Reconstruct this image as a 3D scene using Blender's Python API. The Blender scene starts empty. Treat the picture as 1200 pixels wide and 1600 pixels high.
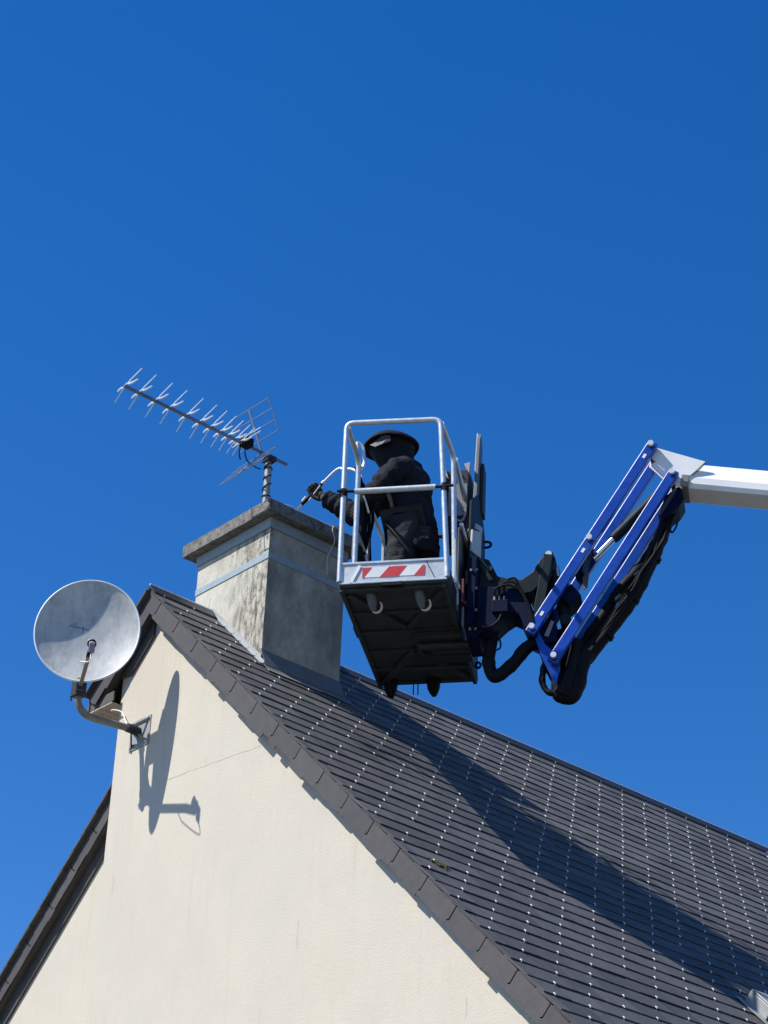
import bpy, math, random
from mathutils import Vector, Matrix, noise
random.seed(7)
sc = bpy.context.scene
COL = sc.collection
ZR = 8.434                       # height of the roof ridge above the ground
# ---------------------------------------------------------------- camera
cam_d = bpy.data.cameras.new('camera'); cam = bpy.data.objects.new('camera', cam_d); COL.objects.link(cam)
R_ = Vector((0.66865123, 0.74262274, 0.03764305)); U_ = Vector((0.35220645, -0.36089607, 0.86354192)); F_ = Vector((-0.6548711, 0.56415024, 0.50287012))
CAM = Vector((10.77201046, -7.29898152, -6.83410566))
M = Matrix((R_, U_, -F_)).transposed().to_4x4(); M.translation = CAM + Vector((0, 0, ZR))
cam.matrix_world = M
cam_d.sensor_fit = 'HORIZONTAL'; cam_d.sensor_width = 36; cam_d.lens = 3473.5 / 1200 * 36
cam_d.clip_start = 0.05; cam_d.clip_end = 3000
sc.camera = cam
# ---------------------------------------------------------------- light
SUN = Vector((-0.47, -1.0, 1.45)).normalized()
el = math.asin(SUN.z); az = math.atan2(SUN.x, SUN.y)
w = bpy.data.worlds.new('World'); sc.world = w; w.use_nodes = True
nt = w.node_tree; nt.nodes.clear()
sky = nt.nodes.new('ShaderNodeTexSky'); sky.sky_type = 'NISHITA'; sky.sun_disc = False
sky.sun_elevation = el; sky.sun_rotation = az; sky.altitude = 300; sky.air_density = 1.0; sky.dust_density = 0.15; sky.ozone_density = 3.0
hs = nt.nodes.new('ShaderNodeHueSaturation'); hs.inputs['Saturation'].default_value = 1.38; hs.inputs['Hue'].default_value = 0.511
bg = nt.nodes.new('ShaderNodeBackground'); bg.inputs['Strength'].default_value = 0.118
out = nt.nodes.new('ShaderNodeOutputWorld')
nt.links.new(sky.outputs[0], hs.inputs['Color']); nt.links.new(hs.outputs[0], bg.inputs['Color']); nt.links.new(bg.outputs[0], out.inputs[0])
sl = bpy.data.lights.new('sun', 'SUN'); sl.energy = 5.0; sl.angle = math.radians(0.5); sl.color = (1.0, 0.955, 0.88)
so = bpy.data.objects.new('sun', sl); COL.objects.link(so); so.rotation_euler = SUN.to_track_quat('Z', 'Y').to_euler(); so.location = (0, 0, 30)
vs = sc.view_settings; vs.view_transform = 'Standard'; vs.look = 'None'; vs.exposure = 0.45; vs.gamma = 1.0; vs.use_curve_mapping = False

# ---------------------------------------------------------------- materials
MATS = {}
def mat(name, col, rough=0.6, metal=0.0, var=0.12, scale=8.0, bump=0.0, bscale=60.0, streak=0.0, scol=None, rnd=0.0, spec=0.5, coat=0.0):
    """principled with two octaves of noise mottling, optional vertical streaks, bump, per-object tone"""
    m = bpy.data.materials.new(name); m.use_nodes = True; t = m.node_tree; N = t.nodes; L = t.links
    b = N['Principled BSDF']; b.inputs['Roughness'].default_value = rough; b.inputs['Metallic'].default_value = metal
    b.inputs['Specular IOR Level'].default_value = spec; b.inputs['Coat Weight'].default_value = coat
    tc = N.new('ShaderNodeTexCoord')
    nz = N.new('ShaderNodeTexNoise'); nz.inputs['Scale'].default_value = scale; nz.inputs['Detail'].default_value = 6; nz.inputs['Roughness'].default_value = 0.65
    L.new(tc.outputs['Object'], nz.inputs['Vector'])
    mr = N.new('ShaderNodeMapRange'); mr.inputs['From Min'].default_value = 0.3; mr.inputs['From Max'].default_value = 0.7
    mr.inputs['To Min'].default_value = 1 - var; mr.inputs['To Max'].default_value = 1 + var
    L.new(nz.outputs['Fac'], mr.inputs['Value'])
    mul = N.new('ShaderNodeVectorMath'); mul.operation = 'SCALE'; mul.inputs[0].default_value = col[:3]
    L.new(mr.outputs[0], mul.inputs['Scale']); cur = mul.outputs[0]
    if rnd:
        oi = N.new('ShaderNodeObjectInfo'); r2 = N.new('ShaderNodeMapRange'); r2.inputs['To Min'].default_value = 1 - rnd; r2.inputs['To Max'].default_value = 1 + rnd
        L.new(oi.outputs['Random'], r2.inputs['Value']); m2 = N.new('ShaderNodeVectorMath'); m2.operation = 'SCALE'
        L.new(cur, m2.inputs[0]); L.new(r2.outputs[0], m2.inputs['Scale']); cur = m2.outputs[0]
    if streak:
        mp = N.new('ShaderNodeMapping'); mp.inputs['Scale'].default_value = (9, 9, 0.9); L.new(tc.outputs['Object'], mp.inputs['Vector'])
        n2 = N.new('ShaderNodeTexNoise'); n2.inputs['Scale'].default_value = 2.2; n2.inputs['Detail'].default_value = 7; n2.inputs['Roughness'].default_value = 0.7
        L.new(mp.outputs[0], n2.inputs['Vector'])
        r3 = N.new('ShaderNodeMapRange'); r3.inputs['From Min'].default_value = 0.5; r3.inputs['From Max'].default_value = 0.78; r3.inputs['To Max'].default_value = streak
        L.new(n2.outputs['Fac'], r3.inputs['Value'])
        mx = N.new('ShaderNodeMix'); mx.data_type = 'RGBA'; mx.inputs['B'].default_value = (*(scol or (0.1, 0.09, 0.07)), 1)
        L.new(cur, mx.inputs['A']); L.new(r3.outputs[0], mx.inputs['Factor']); cur = mx.outputs['Result']
    L.new(cur, b.inputs['Base Color'])
    rr = N.new('ShaderNodeMapRange'); rr.inputs['To Min'].default_value = max(0.05, rough - 0.12); rr.inputs['To Max'].default_value = min(1, rough + 0.12)
    L.new(nz.outputs['Fac'], rr.inputs['Value']); L.new(rr.outputs[0], b.inputs['Roughness'])
    if bump:
        n3 = N.new('ShaderNodeTexNoise'); n3.inputs['Scale'].default_value = bscale; n3.inputs['Detail'].default_value = 5; n3.inputs['Roughness'].default_value = 0.7
        L.new(tc.outputs['Object'], n3.inputs['Vector'])
        bp = N.new('ShaderNodeBump'); bp.inputs['Strength'].default_value = bump; bp.inputs['Distance'].default_value = 0.006 if bscale > 25 else 0.03
        L.new(n3.outputs['Fac'], bp.inputs['Height']); L.new(bp.outputs[0], b.inputs['Normal'])
    MATS[name] = m
    return m
def extra_noise(m, scale, lo, hi, col, fac, mapping=(1, 1, 1), offs=(0, 0, 0), xmask=None):
    """lays a second tone of its own shape over a material's colour"""
    t = m.node_tree; N = t.nodes; L = t.links; b = N['Principled BSDF']
    src = b.inputs['Base Color'].links[0].from_socket
    tc = N.new('ShaderNodeTexCoord'); mp = N.new('ShaderNodeMapping'); mp.inputs['Scale'].default_value = mapping; mp.inputs['Location'].default_value = offs
    L.new(tc.outputs['Object'], mp.inputs['Vector'])
    n = N.new('ShaderNodeTexNoise'); n.inputs['Scale'].default_value = scale; n.inputs['Detail'].default_value = 8; n.inputs['Roughness'].default_value = 0.72
    L.new(mp.outputs[0], n.inputs['Vector'])
    r = N.new('ShaderNodeMapRange'); r.inputs['From Min'].default_value = lo; r.inputs['From Max'].default_value = hi; r.inputs['To Max'].default_value = fac
    L.new(n.outputs['Fac'], r.inputs['Value']); f = r.outputs[0]
    for xm in (xmask or ()):      # (axis, from, to): the tone fades in along one axis of the object
        sp = N.new('ShaderNodeSeparateXYZ'); L.new(tc.outputs['Object'], sp.inputs[0])
        q = N.new('ShaderNodeMapRange'); q.inputs['From Min'].default_value = xm[1]; q.inputs['From Max'].default_value = xm[2]
        L.new(sp.outputs[xm[0]], q.inputs['Value'])
        mm = N.new('ShaderNodeMath'); mm.operation = 'MULTIPLY'; L.new(f, mm.inputs[0]); L.new(q.outputs[0], mm.inputs[1]); f = mm.outputs[0]
    mx = N.new('ShaderNodeMix'); mx.data_type = 'RGBA'; mx.inputs['B'].default_value = (*col, 1)
    L.new(src, mx.inputs['A']); L.new(f, mx.inputs['Factor']); L.new(mx.outputs['Result'], b.inputs['Base Color'])

stucco = mat('stucco', (0.575, 0.525, 0.435), 0.92, var=0.035, scale=3.0, bump=0.5, bscale=150, streak=0.0, spec=0.2)
extra_noise(stucco, 1.6, 0.5, 0.8, (0.50, 0.44, 0.37), 0.5, (1, 1, 0.35))
extra_noise(stucco, 130, 0.50, 0.68, (0.44, 0.39, 0.31), 0.6)
extra_noise(stucco, 55, 0.56, 0.70, (0.66, 0.62, 0.54), 0.5)
extra_noise(stucco, 2.2, 0.56, 0.74, (0.42, 0.37, 0.30), 0.5, (6, 6, 0.35), (3, 1, 4))
extra_noise(stucco, 0.9, 0.45, 0.7, (0.50, 0.485, 0.44), 0.6)
chim_m = mat('chimney_render', (0.60, 0.575, 0.49), 0.93, var=0.10, scale=9, bump=0.5, bscale=70, spec=0.2)
extra_noise(chim_m, 7, 0.42, 0.66, (0.27, 0.24, 0.18), 0.45, (1, 1, 0.6))
extra_noise(chim_m, 5.0, 0.46, 0.64, (0.06, 0.045, 0.03), 0.85, (7, 7, 1.5), (1.2, 0, 2), (('X', 0.05, 0.36), ('Y', 0.56, 0.52)))
extra_noise(chim_m, 16, 0.50, 0.60, (0.07, 0.055, 0.04), 0.7, (1.5, 1.5, 0.8), (1.2, 5, 2), (('X', 0.20, 0.36), ('Y', 0.56, 0.52)))
extra_noise(chim_m, 3.2, 0.60, 0.66, (0.05, 0.035, 0.02), 0.8, (9, 9, 2.2), (5, 2, 1), (('Y', 0.56, 0.52),))
extra_noise(chim_m, 3.0, 0.25, 0.62, (0.20, 0.20, 0.17), 0.95, (1, 1, 0.7), (5, 2, 7), (('Y', 0.500, 0.515),))  # shade of the faces behind the front, put into their colour
conc = mat('cap_concrete', (0.20, 0.19, 0.175), 0.95, var=0.35, scale=22, bump=1.0, bscale=90, spec=0.2)
extra_noise(conc, 30, 0.5, 0.62, (0.07, 0.068, 0.055), 0.8)
band_m = mat('painted_band', (0.27, 0.335, 0.38), 0.6, var=0.12, scale=20, bump=0.1)
slate_m = mat('slate', (0.089, 0.088, 0.087), 0.6, var=0.16, scale=14, bump=0.25, bscale=120, rnd=0.22, spec=0.15)
_t = slate_m.node_tree; _b = _t.nodes['Principled BSDF']; _src = _b.inputs['Base Color'].links[0].from_socket
_a = _t.nodes.new('ShaderNodeAttribute'); _a.attribute_name = 'tone'; _ad = _t.nodes.new('ShaderNodeMath'); _ad.operation = 'ADD'; _ad.inputs[1].default_value = 1.0
_m = _t.nodes.new('ShaderNodeVectorMath'); _m.operation = 'SCALE'; _t.links.new(_a.outputs['Fac'], _ad.inputs[0]); _t.links.new(_src, _m.inputs[0]); _t.links.new(_ad.outputs[0], _m.inputs['Scale']); _t.links.new(_m.outputs[0], _b.inputs['Base Color'])
extra_noise(slate_m, 1.3, 0.5, 0.68, (0.096, 0.086, 0.092), 0.55)
extra_noise(slate_m, 40, 0.66, 0.75, (0.14, 0.14, 0.13), 0.4)
verge_m = mat('verge_slate', (0.068, 0.062, 0.062), 0.6, var=0.12, scale=14, bump=0.2, bscale=100, rnd=0.10, spec=0.35)
dark_wood = mat('dark_board', (0.075, 0.068, 0.064), 0.75, var=0.2, scale=18)
soffit_m = mat('soffit_board', (0.34, 0.30, 0.26), 0.7, var=0.2, scale=12)
zinc = mat('zinc', (0.30, 0.31, 0.31), 0.55, 0.25, var=0.15, scale=14)
lead = mat('lead_flashing', (0.13, 0.145, 0.15), 0.6, 0.2, var=0.18, scale=12, bump=0.15, bscale=30)
zinc_w = mat('pale_zinc', (0.36, 0.38, 0.39), 0.6, 0.05, var=0.12, scale=12)
hook_m = mat('steel_hook', (0.88, 0.88, 0.88), 0.35, 0.15, var=0.02)
ridge_m = mat('ridge_metal', (0.035, 0.037, 0.045), 0.45, 0.3, var=0.1)
roll_m = mat('ridge_highlight_roll', (0.62, 0.64, 0.68), 0.35, 0.5, var=0.1)  # pale tone imitates the sky reflected along the ridge top
galv = mat('galvanised_tube', (0.62, 0.65, 0.66), 0.36, 0.45, var=0.12, scale=30)
alu = mat('aluminium_sheet', (0.54, 0.56, 0.56), 0.45, 0.35, var=0.10, scale=18)
extra_noise(alu, 5, 0.52, 0.68, (0.40, 0.41, 0.40), 0.5, (1, 1, 1))
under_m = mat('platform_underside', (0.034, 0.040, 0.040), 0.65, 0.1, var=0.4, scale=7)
black_m = mat('black_rubber', (0.006, 0.006, 0.009), 0.65, var=0.3, scale=15, spec=0.15)
dgrey = mat('dark_grey_steel', (0.036, 0.038, 0.044), 0.55, 0.0, var=0.25, scale=10, spec=0.2)
mgrey = mat('grey_plastic', (0.20, 0.20, 0.20), 0.55, var=0.15, scale=10)
panel_m = mat('panel_grey', (0.085, 0.080, 0.076), 0.6, var=0.25, scale=8)
plate_m = mat('plate_grey', (0.095, 0.10, 0.115), 0.55, var=0.2, scale=8)
warm_m = mat('warm_hook', (0.62, 0.47, 0.36), 0.5, var=0.2, scale=30)
lgrey = mat('light_panel', (0.46, 0.45, 0.43), 0.6, var=0.06, scale=10)
white_m = mat('white_paint', (0.84, 0.83, 0.80), 0.35, var=0.03, scale=6, coat=0.2)
extra_noise(white_m, 3.0, 0.55, 0.70, (0.48, 0.44, 0.38), 0.45, (1, 1, 5))
wplain = mat('white_gloss', (0.82, 0.82, 0.80), 0.4, var=0.03)
blue_m = mat('blue_paint', (0.002, 0.052, 0.36), 0.36, 0.0, var=0.22, scale=7, coat=0.25, spec=0.4)
extra_noise(blue_m, 26, 0.60, 0.68, (0.02, 0.03, 0.09), 0.75)
extra_noise(blue_m, 60, 0.68, 0.74, (0.25, 0.25, 0.26), 0.6)
navy_m = mat('navy_paint', (0.002, 0.006, 0.028), 0.55, var=0.25, scale=10, spec=0.1)
knuck_m = mat('green_black_steel', (0.013, 0.021, 0.024), 0.55, 0.0, var=0.25, scale=12, spec=0.12)
red_m = mat('red_reflective', (0.55, 0.025, 0.03), 0.45, var=0.08, scale=20)
wht_r = mat('white_reflective', (0.74, 0.75, 0.75), 0.45, var=0.05, scale=20)
rod_m = mat('chrome_rod', (0.75, 0.75, 0.70), 0.22, 0.9, var=0.05)
bolt_m = mat('bright_bolt', (0.72, 0.72, 0.70), 0.4, 0.3, var=0.1)
cloth = mat('black_workwear', (0.011, 0.0125, 0.019), 0.85, var=0.35, scale=9, bump=1.0, bscale=14, spec=0.2)
cloth2 = mat('charcoal_trousers', (0.026, 0.029, 0.034), 0.9, var=0.35, scale=8, bump=0.6, bscale=15, spec=0.15)
veil_m = mat('black_veil', (0.008, 0.008, 0.014), 0.8, var=0.4, scale=10, bump=0.4, bscale=14, spec=0.2)
glove_m = mat('dark_glove', (0.022, 0.022, 0.026), 0.75, var=0.5, scale=25, spec=0.25)
glove_p = mat('glove_palm', (0.12, 0.11, 0.09), 0.85, var=0.2, scale=25)
skin_m = mat('skin', (0.45, 0.27, 0.19), 0.6, var=0.05)
dish_m = mat('dish_paint', (0.47, 0.485, 0.475), 0.48, 0.0, var=0.14, scale=5, bump=0.1, bscale=50, streak=0.0)
extra_noise(dish_m, 5.0, 0.44, 0.68, (0.25, 0.27, 0.275), 0.8, (1.5, 1.5, 0.7))
extra_noise(dish_m, 28, 0.56, 0.66, (0.62, 0.63, 0.62), 0.5)
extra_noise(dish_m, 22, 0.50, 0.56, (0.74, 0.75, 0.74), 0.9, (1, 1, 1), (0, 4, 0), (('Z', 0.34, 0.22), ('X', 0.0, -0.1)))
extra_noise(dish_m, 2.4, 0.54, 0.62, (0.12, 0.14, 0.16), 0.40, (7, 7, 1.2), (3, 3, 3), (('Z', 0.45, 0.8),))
extra_noise(dish_m, 38, 0.68, 0.73, (0.10, 0.10, 0.09), 0.8)
rim_m = mat('dish_rim', (0.66, 0.70, 0.74), 0.4, 0.1, var=0.1)
arm_m = mat('weathered_tube', (0.20, 0.19, 0.175), 0.55, 0.35, var=0.3, scale=16)
lnb_m = mat('grey_feedhorn', (0.22, 0.20, 0.22), 0.5, var=0.15)
ant_al = mat('antenna_aluminium', (0.80, 0.85, 0.88), 0.35, 0.3, var=0.06)
ant_bl = mat('antenna_rail', (0.16, 0.19, 0.24), 0.4, 0.6, var=0.15)
ant_gr = mat('antenna_grid', (0.24, 0.30, 0.42), 0.4, 0.5, var=0.1)
cable_w = mat('pale_cable', (0.80, 0.80, 0.78), 0.5, var=0.03)
ink_m = mat('faded_ink', (0.10, 0.13, 0.19), 0.6, var=0.3, scale=40)
moss_m = mat('dry_moss', (0.11, 0.095, 0.02), 0.95, var=0.5, scale=60, bump=1, bscale=150)
glass_m = mat('roof_glass', (0.03, 0.05, 0.06), 0.06, 0.0, var=0.05)
ground_m = mat('gravel_ground', (0.10, 0.095, 0.075), 0.95, var=0.4, scale=1.2)

# ---------------------------------------------------------------- mesh helpers
class MB:
    def __init__(s): s.v = []; s.f = []; s.mi = []
    def add(s, vs, fs, mi=0):
        o = len(s.v); s.v += [Vector(p) for p in vs]; s.f += [tuple(o + i for i in f) for f in fs]; s.mi += [mi] * len(fs); return s
    def box(s, a, b, mi=0):
        (x0, y0, z0), (x1, y1, z1) = a, b
        return s.add([(x0,y0,z0),(x1,y0,z0),(x1,y1,z0),(x0,y1,z0),(x0,y0,z1),(x1,y0,z1),(x1,y1,z1),(x0,y1,z1)],
                     [(0,3,2,1),(4,5,6,7),(0,1,5,4),(1,2,6,5),(2,3,7,6),(3,0,4,7)], mi)
    def obox(s, p, ax, ay, az, mi=0):      # corner + three edge vectors
        p, ax, ay, az = map(Vector, (p, ax, ay, az))
        if ax.cross(ay).dot(az) < 0: ax, ay = ay, ax
        return s.add([p, p+ax, p+ax+ay, p+ay, p+az, p+ax+az, p+ax+ay+az, p+ay+az],
                     [(0,3,2,1),(4,5,6,7),(0,1,5,4),(1,2,6,5),(2,3,7,6),(3,0,4,7)], mi)
    def prism(s, pts, d, mi=0):            # 3d polygon + extrusion vector
        pts = [Vector(p) for p in pts]; d = Vector(d); n = len(pts)
        nn = Vector((0,0,0))
        for i in range(n): nn += pts[i].cross(pts[(i+1) % n])
        if nn.dot(d) > 0: pts = pts[::-1]
        return s.add(pts + [p + d for p in pts], [tuple(range(n)), tuple(range(2*n-1, n-1, -1))] + [(i, i+n, (i+1)%n+n, (i+1)%n) for i in range(n)], mi)
    def tube(s, path, r, n=10, caps=True, mi=0, closed=False):
        P = [Vector(p) for p in path]; m = len(P); rr = r if isinstance(r, (list, tuple)) else [r] * m
        up = None; vs = []
        for i, p in enumerate(P):
            if closed: t = (P[(i+1) % m] - P[i-1]).normalized()
            else: t = (P[min(i+1, m-1)] - P[max(i-1, 0)]).normalized()
            if up is None: up = t.orthogonal().normalized()
            up = (up - t * up.dot(t)).normalized(); q = t.cross(up)
            for k in range(n):
                a = 2 * math.pi * k / n; vs.append(p + (up * math.cos(a) + q * math.sin(a)) * rr[i])
        fs = []
        for i in range(m if closed else m - 1):
            j = (i + 1) % m
            for k in range(n): fs.append((i*n+k, i*n+(k+1) % n, j*n+(k+1) % n, j*n+k))
        if caps and not closed: fs += [tuple(range(n-1, -1, -1)), tuple(range((m-1)*n, m*n))]
        return s.add(vs, fs, mi)
    def beam(s, a, b, wv, hw, hh, mi=0):   # rectangular bar from a to b; wv = width axis
        a, b, wv = Vector(a), Vector(b), Vector(wv).normalized(); t = (b - a).normalized(); h = t.cross(wv).normalized()
        return s.obox(a - wv*hw - h*hh, b - a, wv*2*hw, h*2*hh, mi)
    def ball(s, c, r, sc_=(1,1,1), n=12, m=8, mi=0):
        c = Vector(c); vs = []; fs = []
        for i in range(m+1):
            th = math.pi*i/m
            for k in range(n):
                a = 2*math.pi*k/n; vs.append(c + Vector((math.sin(th)*math.cos(a)*r*sc_[0], math.sin(th)*math.sin(a)*r*sc_[1], math.cos(th)*r*sc_[2])))
        for i in range(m):
            for k in range(n): fs.append((i*n+k, (i+1)*n+k, (i+1)*n+(k+1)%n, i*n+(k+1)%n))
        return s.add(vs, fs, mi)
def curve(pts, n=8):                       # Catmull-Rom
    P = [Vector(p) for p in pts]; P = [2*P[0]-P[1]] + P + [2*P[-1]-P[-2]]; o = []
    for i in range(1, len(P)-2):
        for k in range(n):
            t = k/n; a, b, c, d = P[i-1], P[i], P[i+1], P[i+2]
            o.append(0.5*((2*b)+(c-a)*t+(2*a-5*b+4*c-d)*t*t+(3*b-a-3*c+d)*t*t*t))
    o.append(P[-2]); return o
ORG = {}
def thing(name, org, label, cat, group=None, kind=None):
    o = bpy.data.objects.new(name, None); COL.objects.link(o); o.location = Vector(org) + Vector((0, 0, ZR)); o.empty_display_size = 0.2
    if label: o['label'] = label
    if cat: o['category'] = cat
    if group: o['group'] = group
    if kind: o['kind'] = kind
    ORG[o.name] = Vector(org); return o
def part(name, mb, m, parent, label=None, smooth=False, bevel=0, kind=None, sharp=35):
    org = ORG[parent.name]
    me = bpy.data.meshes.new(name); me.from_pydata([tuple(v - org) for v in mb.v], [], mb.f)
    for q in (m if isinstance(m, (list, tuple)) else [m]): me.materials.append(q)
    if any(mb.mi): me.polygons.foreach_set('material_index', mb.mi)
    if smooth:
        me.polygons.foreach_set('use_smooth', [True]*len(me.polygons))
        me.set_sharp_from_angle(angle=math.radians(sharp))
    me.update(); o = bpy.data.objects.new(name, me); COL.objects.link(o); o.parent = parent; ORG[o.name] = org
    if bevel:
        b = o.modifiers.new('bevel', 'BEVEL'); b.width = bevel; b.segments = 2; b.limit_method = 'ANGLE'; b.angle_limit = math.radians(40)
    if label: o['label'] = label
    if kind: o['kind'] = kind
    return o

# ---------------------------------------------------------------- ground
me = bpy.data.meshes.new('ground'); S = 1500
me.from_pydata([(-S,-S,0),(S,-S,0),(S,S,0),(-S,S,0)], [], [(0,1,2,3)]); me.materials.append(ground_m)
g = bpy.data.objects.new('ground', me); COL.objects.link(g); g['kind'] = 'structure'

# ---------------------------------------------------------------- house
TH = 0.7706; CT, ST = math.cos(TH), math.sin(TH); E_ = 0.155
def RR(s, y, h=0.0): return Vector((s*CT + h*ST, y, -s*ST + h*CT))    # right slope: s down the slope, h above it
def LL(s, y, h=0.0): return Vector((-s*CT - h*ST, y, -s*ST + h*CT))
YB = 12.4; SR = 7.2; SL = 7.2; YW = 0.071; YREC = 0.53; SE = 0.87
house = thing('house', (0, 0, -ZR), 'cream rendered gabled house with dark slate roof and chimney at its ridge', 'house')
def zroof(x, d=0.0): return -abs(x)*ST/CT - d
G = -ZR
mb = MB(); XC = -0.333
dpt = 0.03
mb.prism([(XC, YW, zroof(XC, dpt)), (0, YW, -dpt), (4.75, YW, zroof(4.75, dpt)), (4.75, YW, G), (XC, YW, G)], (0, YREC+0.30-YW, 0))
part('wall', mb, stucco, house, 'cream rendered gable wall in full sun')
mb = MB(); mb.prism([(-4.7, YREC+YW, zroof(4.7, dpt)), (XC-0.002, YREC+YW, zroof(XC, dpt)), (XC-0.002, YREC+YW, G), (-4.7, YREC+YW, G)], (0, 0.25, 0))
part('wall', mb, stucco, house, 'set-back part of the gable wall at the left')
mb = MB(); mb.box((4.5, 0.85, G), (4.75, YB-0.3, zroof(4.75, 0.03))); mb.box((-4.7, 0.87, G), (-4.45, YB-0.3, zroof(4.7, 0.03)))
mb.prism([(-4.4, YB-0.3, zroof(4.4, .04)), (0, YB-0.3, -.04), (4.4, YB-0.3, zroof(4.4, .04)), (4.4, YB-0.3, G), (-4.4, YB-0.3, G)], (0, 0.2, 0))
part('wall', mb, stucco, house, 'side and back walls')
crack_m = mat('hairline', (0.50, 0.45, 0.37), 0.95, var=0.2, scale=20)
def crack(pts, wd, seed):
    rs = random.Random(seed); b = MB(); P = []
    for (xa, za), (xb, zb_) in zip(pts, pts[1:]):
        for i in range(10): t = i/10; P.append((xa+(xb-xa)*t+rs.gauss(0,.0025), za+(zb_-za)*t+rs.gauss(0,.0025)))
    P.append(pts[-1])
    for (xa, za), (xb, zb_) in zip(P, P[1:]):
        l = math.hypot(xb-xa, zb_-za) or 1; nx, nz = -(zb_-za)/l*wd/2, (xb-xa)/l*wd/2
        b.add([(xa+nx, YW-.0008, za+nz), (xa-nx, YW-.0008, za-nz), (xb-nx, YW-.0008, zb_-nz), (xb+nx, YW-.0008, zb_+nz)], [(0,1,2,3)])
    part('hairline_crack', b, crack_m, house)
for c_, w_, k_ in (([(0.16,-1.385),(0.6,-1.41),(1.2,-1.447)], .005, 1), ([(1.643,-2.632),(1.648,-2.80)], .007, 2), ([(3.002,-3.369),(3.0,-3.47)], .009, 3), ([(0.657,-1.344),(0.665,-1.42)], .004, 4), ([(-.20,-1.90),(-.205,-2.02)], .005, 5)): crack(c_, w_, k_)
# roof deck
deck = MB()
deck.prism([RR(0, 0.012, -0.02), RR(SR, 0.012, -0.02), RR(SR, 0.012, -0.055), RR(0, 0.012, -0.07)], (0, YB-0.012, 0))
deck.prism([LL(0.002, 0.012, -0.02), LL(SE-0.01, 0.012, -0.02), LL(SE-0.01, 0.012, -0.055), LL(0.002, 0.012, -0.07)], (0, YREC, 0))
deck.prism([LL(0.002, YREC+0.02, -0.02), LL(SL, YREC+0.02, -0.02), LL(SL, YREC+0.02, -0.055), LL(0.002, YREC+0.02, -0.07)], (0, YB-YREC-0.02, 0))
roof = part('roof', deck, dark_wood, house)
# slates: lattice of half-lapped courses, the bottom edge of course R at s = (R+.42)*E
WS = 0.245
def cam_px(P):
    d = P - CAM; z = d.dot(F_); return 600 + 3473.5*d.dot(R_)/z, 800 - 3473.5*d.dot(U_)/z, z
CH = (-0.21, 0.568, 0.504, 1.166)      # chimney x0 x1 y0 y1
def slate_mb(mapf, s1, y0, y1, s0=None, jit=0.0):
    b = MB(); L = 2.35*E_; t = 0.0055
    if s0 is None: s0 = s1 - L
    ht = 0.018*(s1-s0)/L
    h1 = 0.0155 + jit; h0 = h1 - ht
    p = [mapf(s0, y0, h0), mapf(s1, y0, h1), mapf(s1, y1, h1), mapf(s0, y1, h0)]
    q = [mapf(s0, y0, h0+t), mapf(s1, y0, h1+t), mapf(s1, y1, h1+t), mapf(s0, y1, h0+t)]
    return b.add(p + q, [(0,1,2,3),(7,6,5,4),(0,4,5,1),(1,5,6,2),(2,6,7,3),(3,7,4,0)] if mapf is LL else [(3,2,1,0),(4,5,6,7),(1,5,4,0),(2,6,5,1),(3,7,6,2),(0,4,7,3)])
cand = []; hooks = []
R = 0
while (R+0.42)*E_ < SR:
    s1 = (R+0.42)*E_; y = 1.4007 + 0.12245*(11-R)
    y -= math.ceil(y/WS + 1)*WS
    while y < YB + WS/2:
        a, b_ = max(y - WS/2 + 0.0015, -0.012), min(y + WS/2 - 0.0015, YB)
        if b_ - a > 0.02:
            s1j = s1 + random.uniform(-0.0025, 0.0025)
            cand.append((s1j, a, b_, random.uniform(-0.001, 0.0015)))
            if 0.02 < y < YB: hooks.append((s1j, y))
        y += WS
    R += 1
vis = []
for i, (s1, a, b_, j) in enumerate(cand):
    x, yy, z = cam_px(RR(s1-0.07, (a+b_)/2, 0.02))
    inch = CH[0] < (s1-.07)*CT < CH[1]-.03 and a > CH[2]+.02 and b_ < CH[3]
    hid = (540 < x < 700 and yy < 1052)
    if -20 < x < 1215 and 900 < yy < 1615 and not inch and s1 > 0.12: vis.append((z, i))
vis.sort(); top = set(i for _, i in vis[:298])
rest = MB()
for i, (s1, a, b_, j) in enumerate(cand):
    s0 = 0.0 if s1 < 2.35*E_ else None
    q = slate_mb(RR, s1, a, b_, s0, j)
    if i in top: part('slate', q, slate_m, roof)
    else: rest.add(q.v, q.f)
def tones(o):
    at = o.data.attributes.new('tone', 'FLOAT', 'FACE'); rs = random.Random(11); v = []
    for _ in range(len(o.data.polygons)//6): v += [rs.uniform(-.22, .22)]*6
    at.data.foreach_set('value', v)
tones(part('slates', rest, slate_m, roof, kind='stuff'))
rl = MB(); R = 0
while (R+0.42)*E_ < SL:
    s1 = (R+0.42)*E_; y = -0.2 + (0.1225 if R % 2 else 0)
    ymin = -0.042 if s1 < SE + 0.02 else YREC-0.042
    while y < YB + WS/2:
        a, b_ = max(y-WS/2+0.0015, ymin), min(y+WS/2-0.0015, YB)
        if b_-a > 0.02:
            q = slate_mb(LL, s1, a, b_, 0.0 if s1 < 2.35*E_ else None, random.uniform(-0.001, 0.0015)); rl.add(q.v, q.f)
        y += WS
    R += 1
tones(part('slates', rl, slate_m, roof, 'slates of the far slope', kind='stuff'))
hk = MB()
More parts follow.
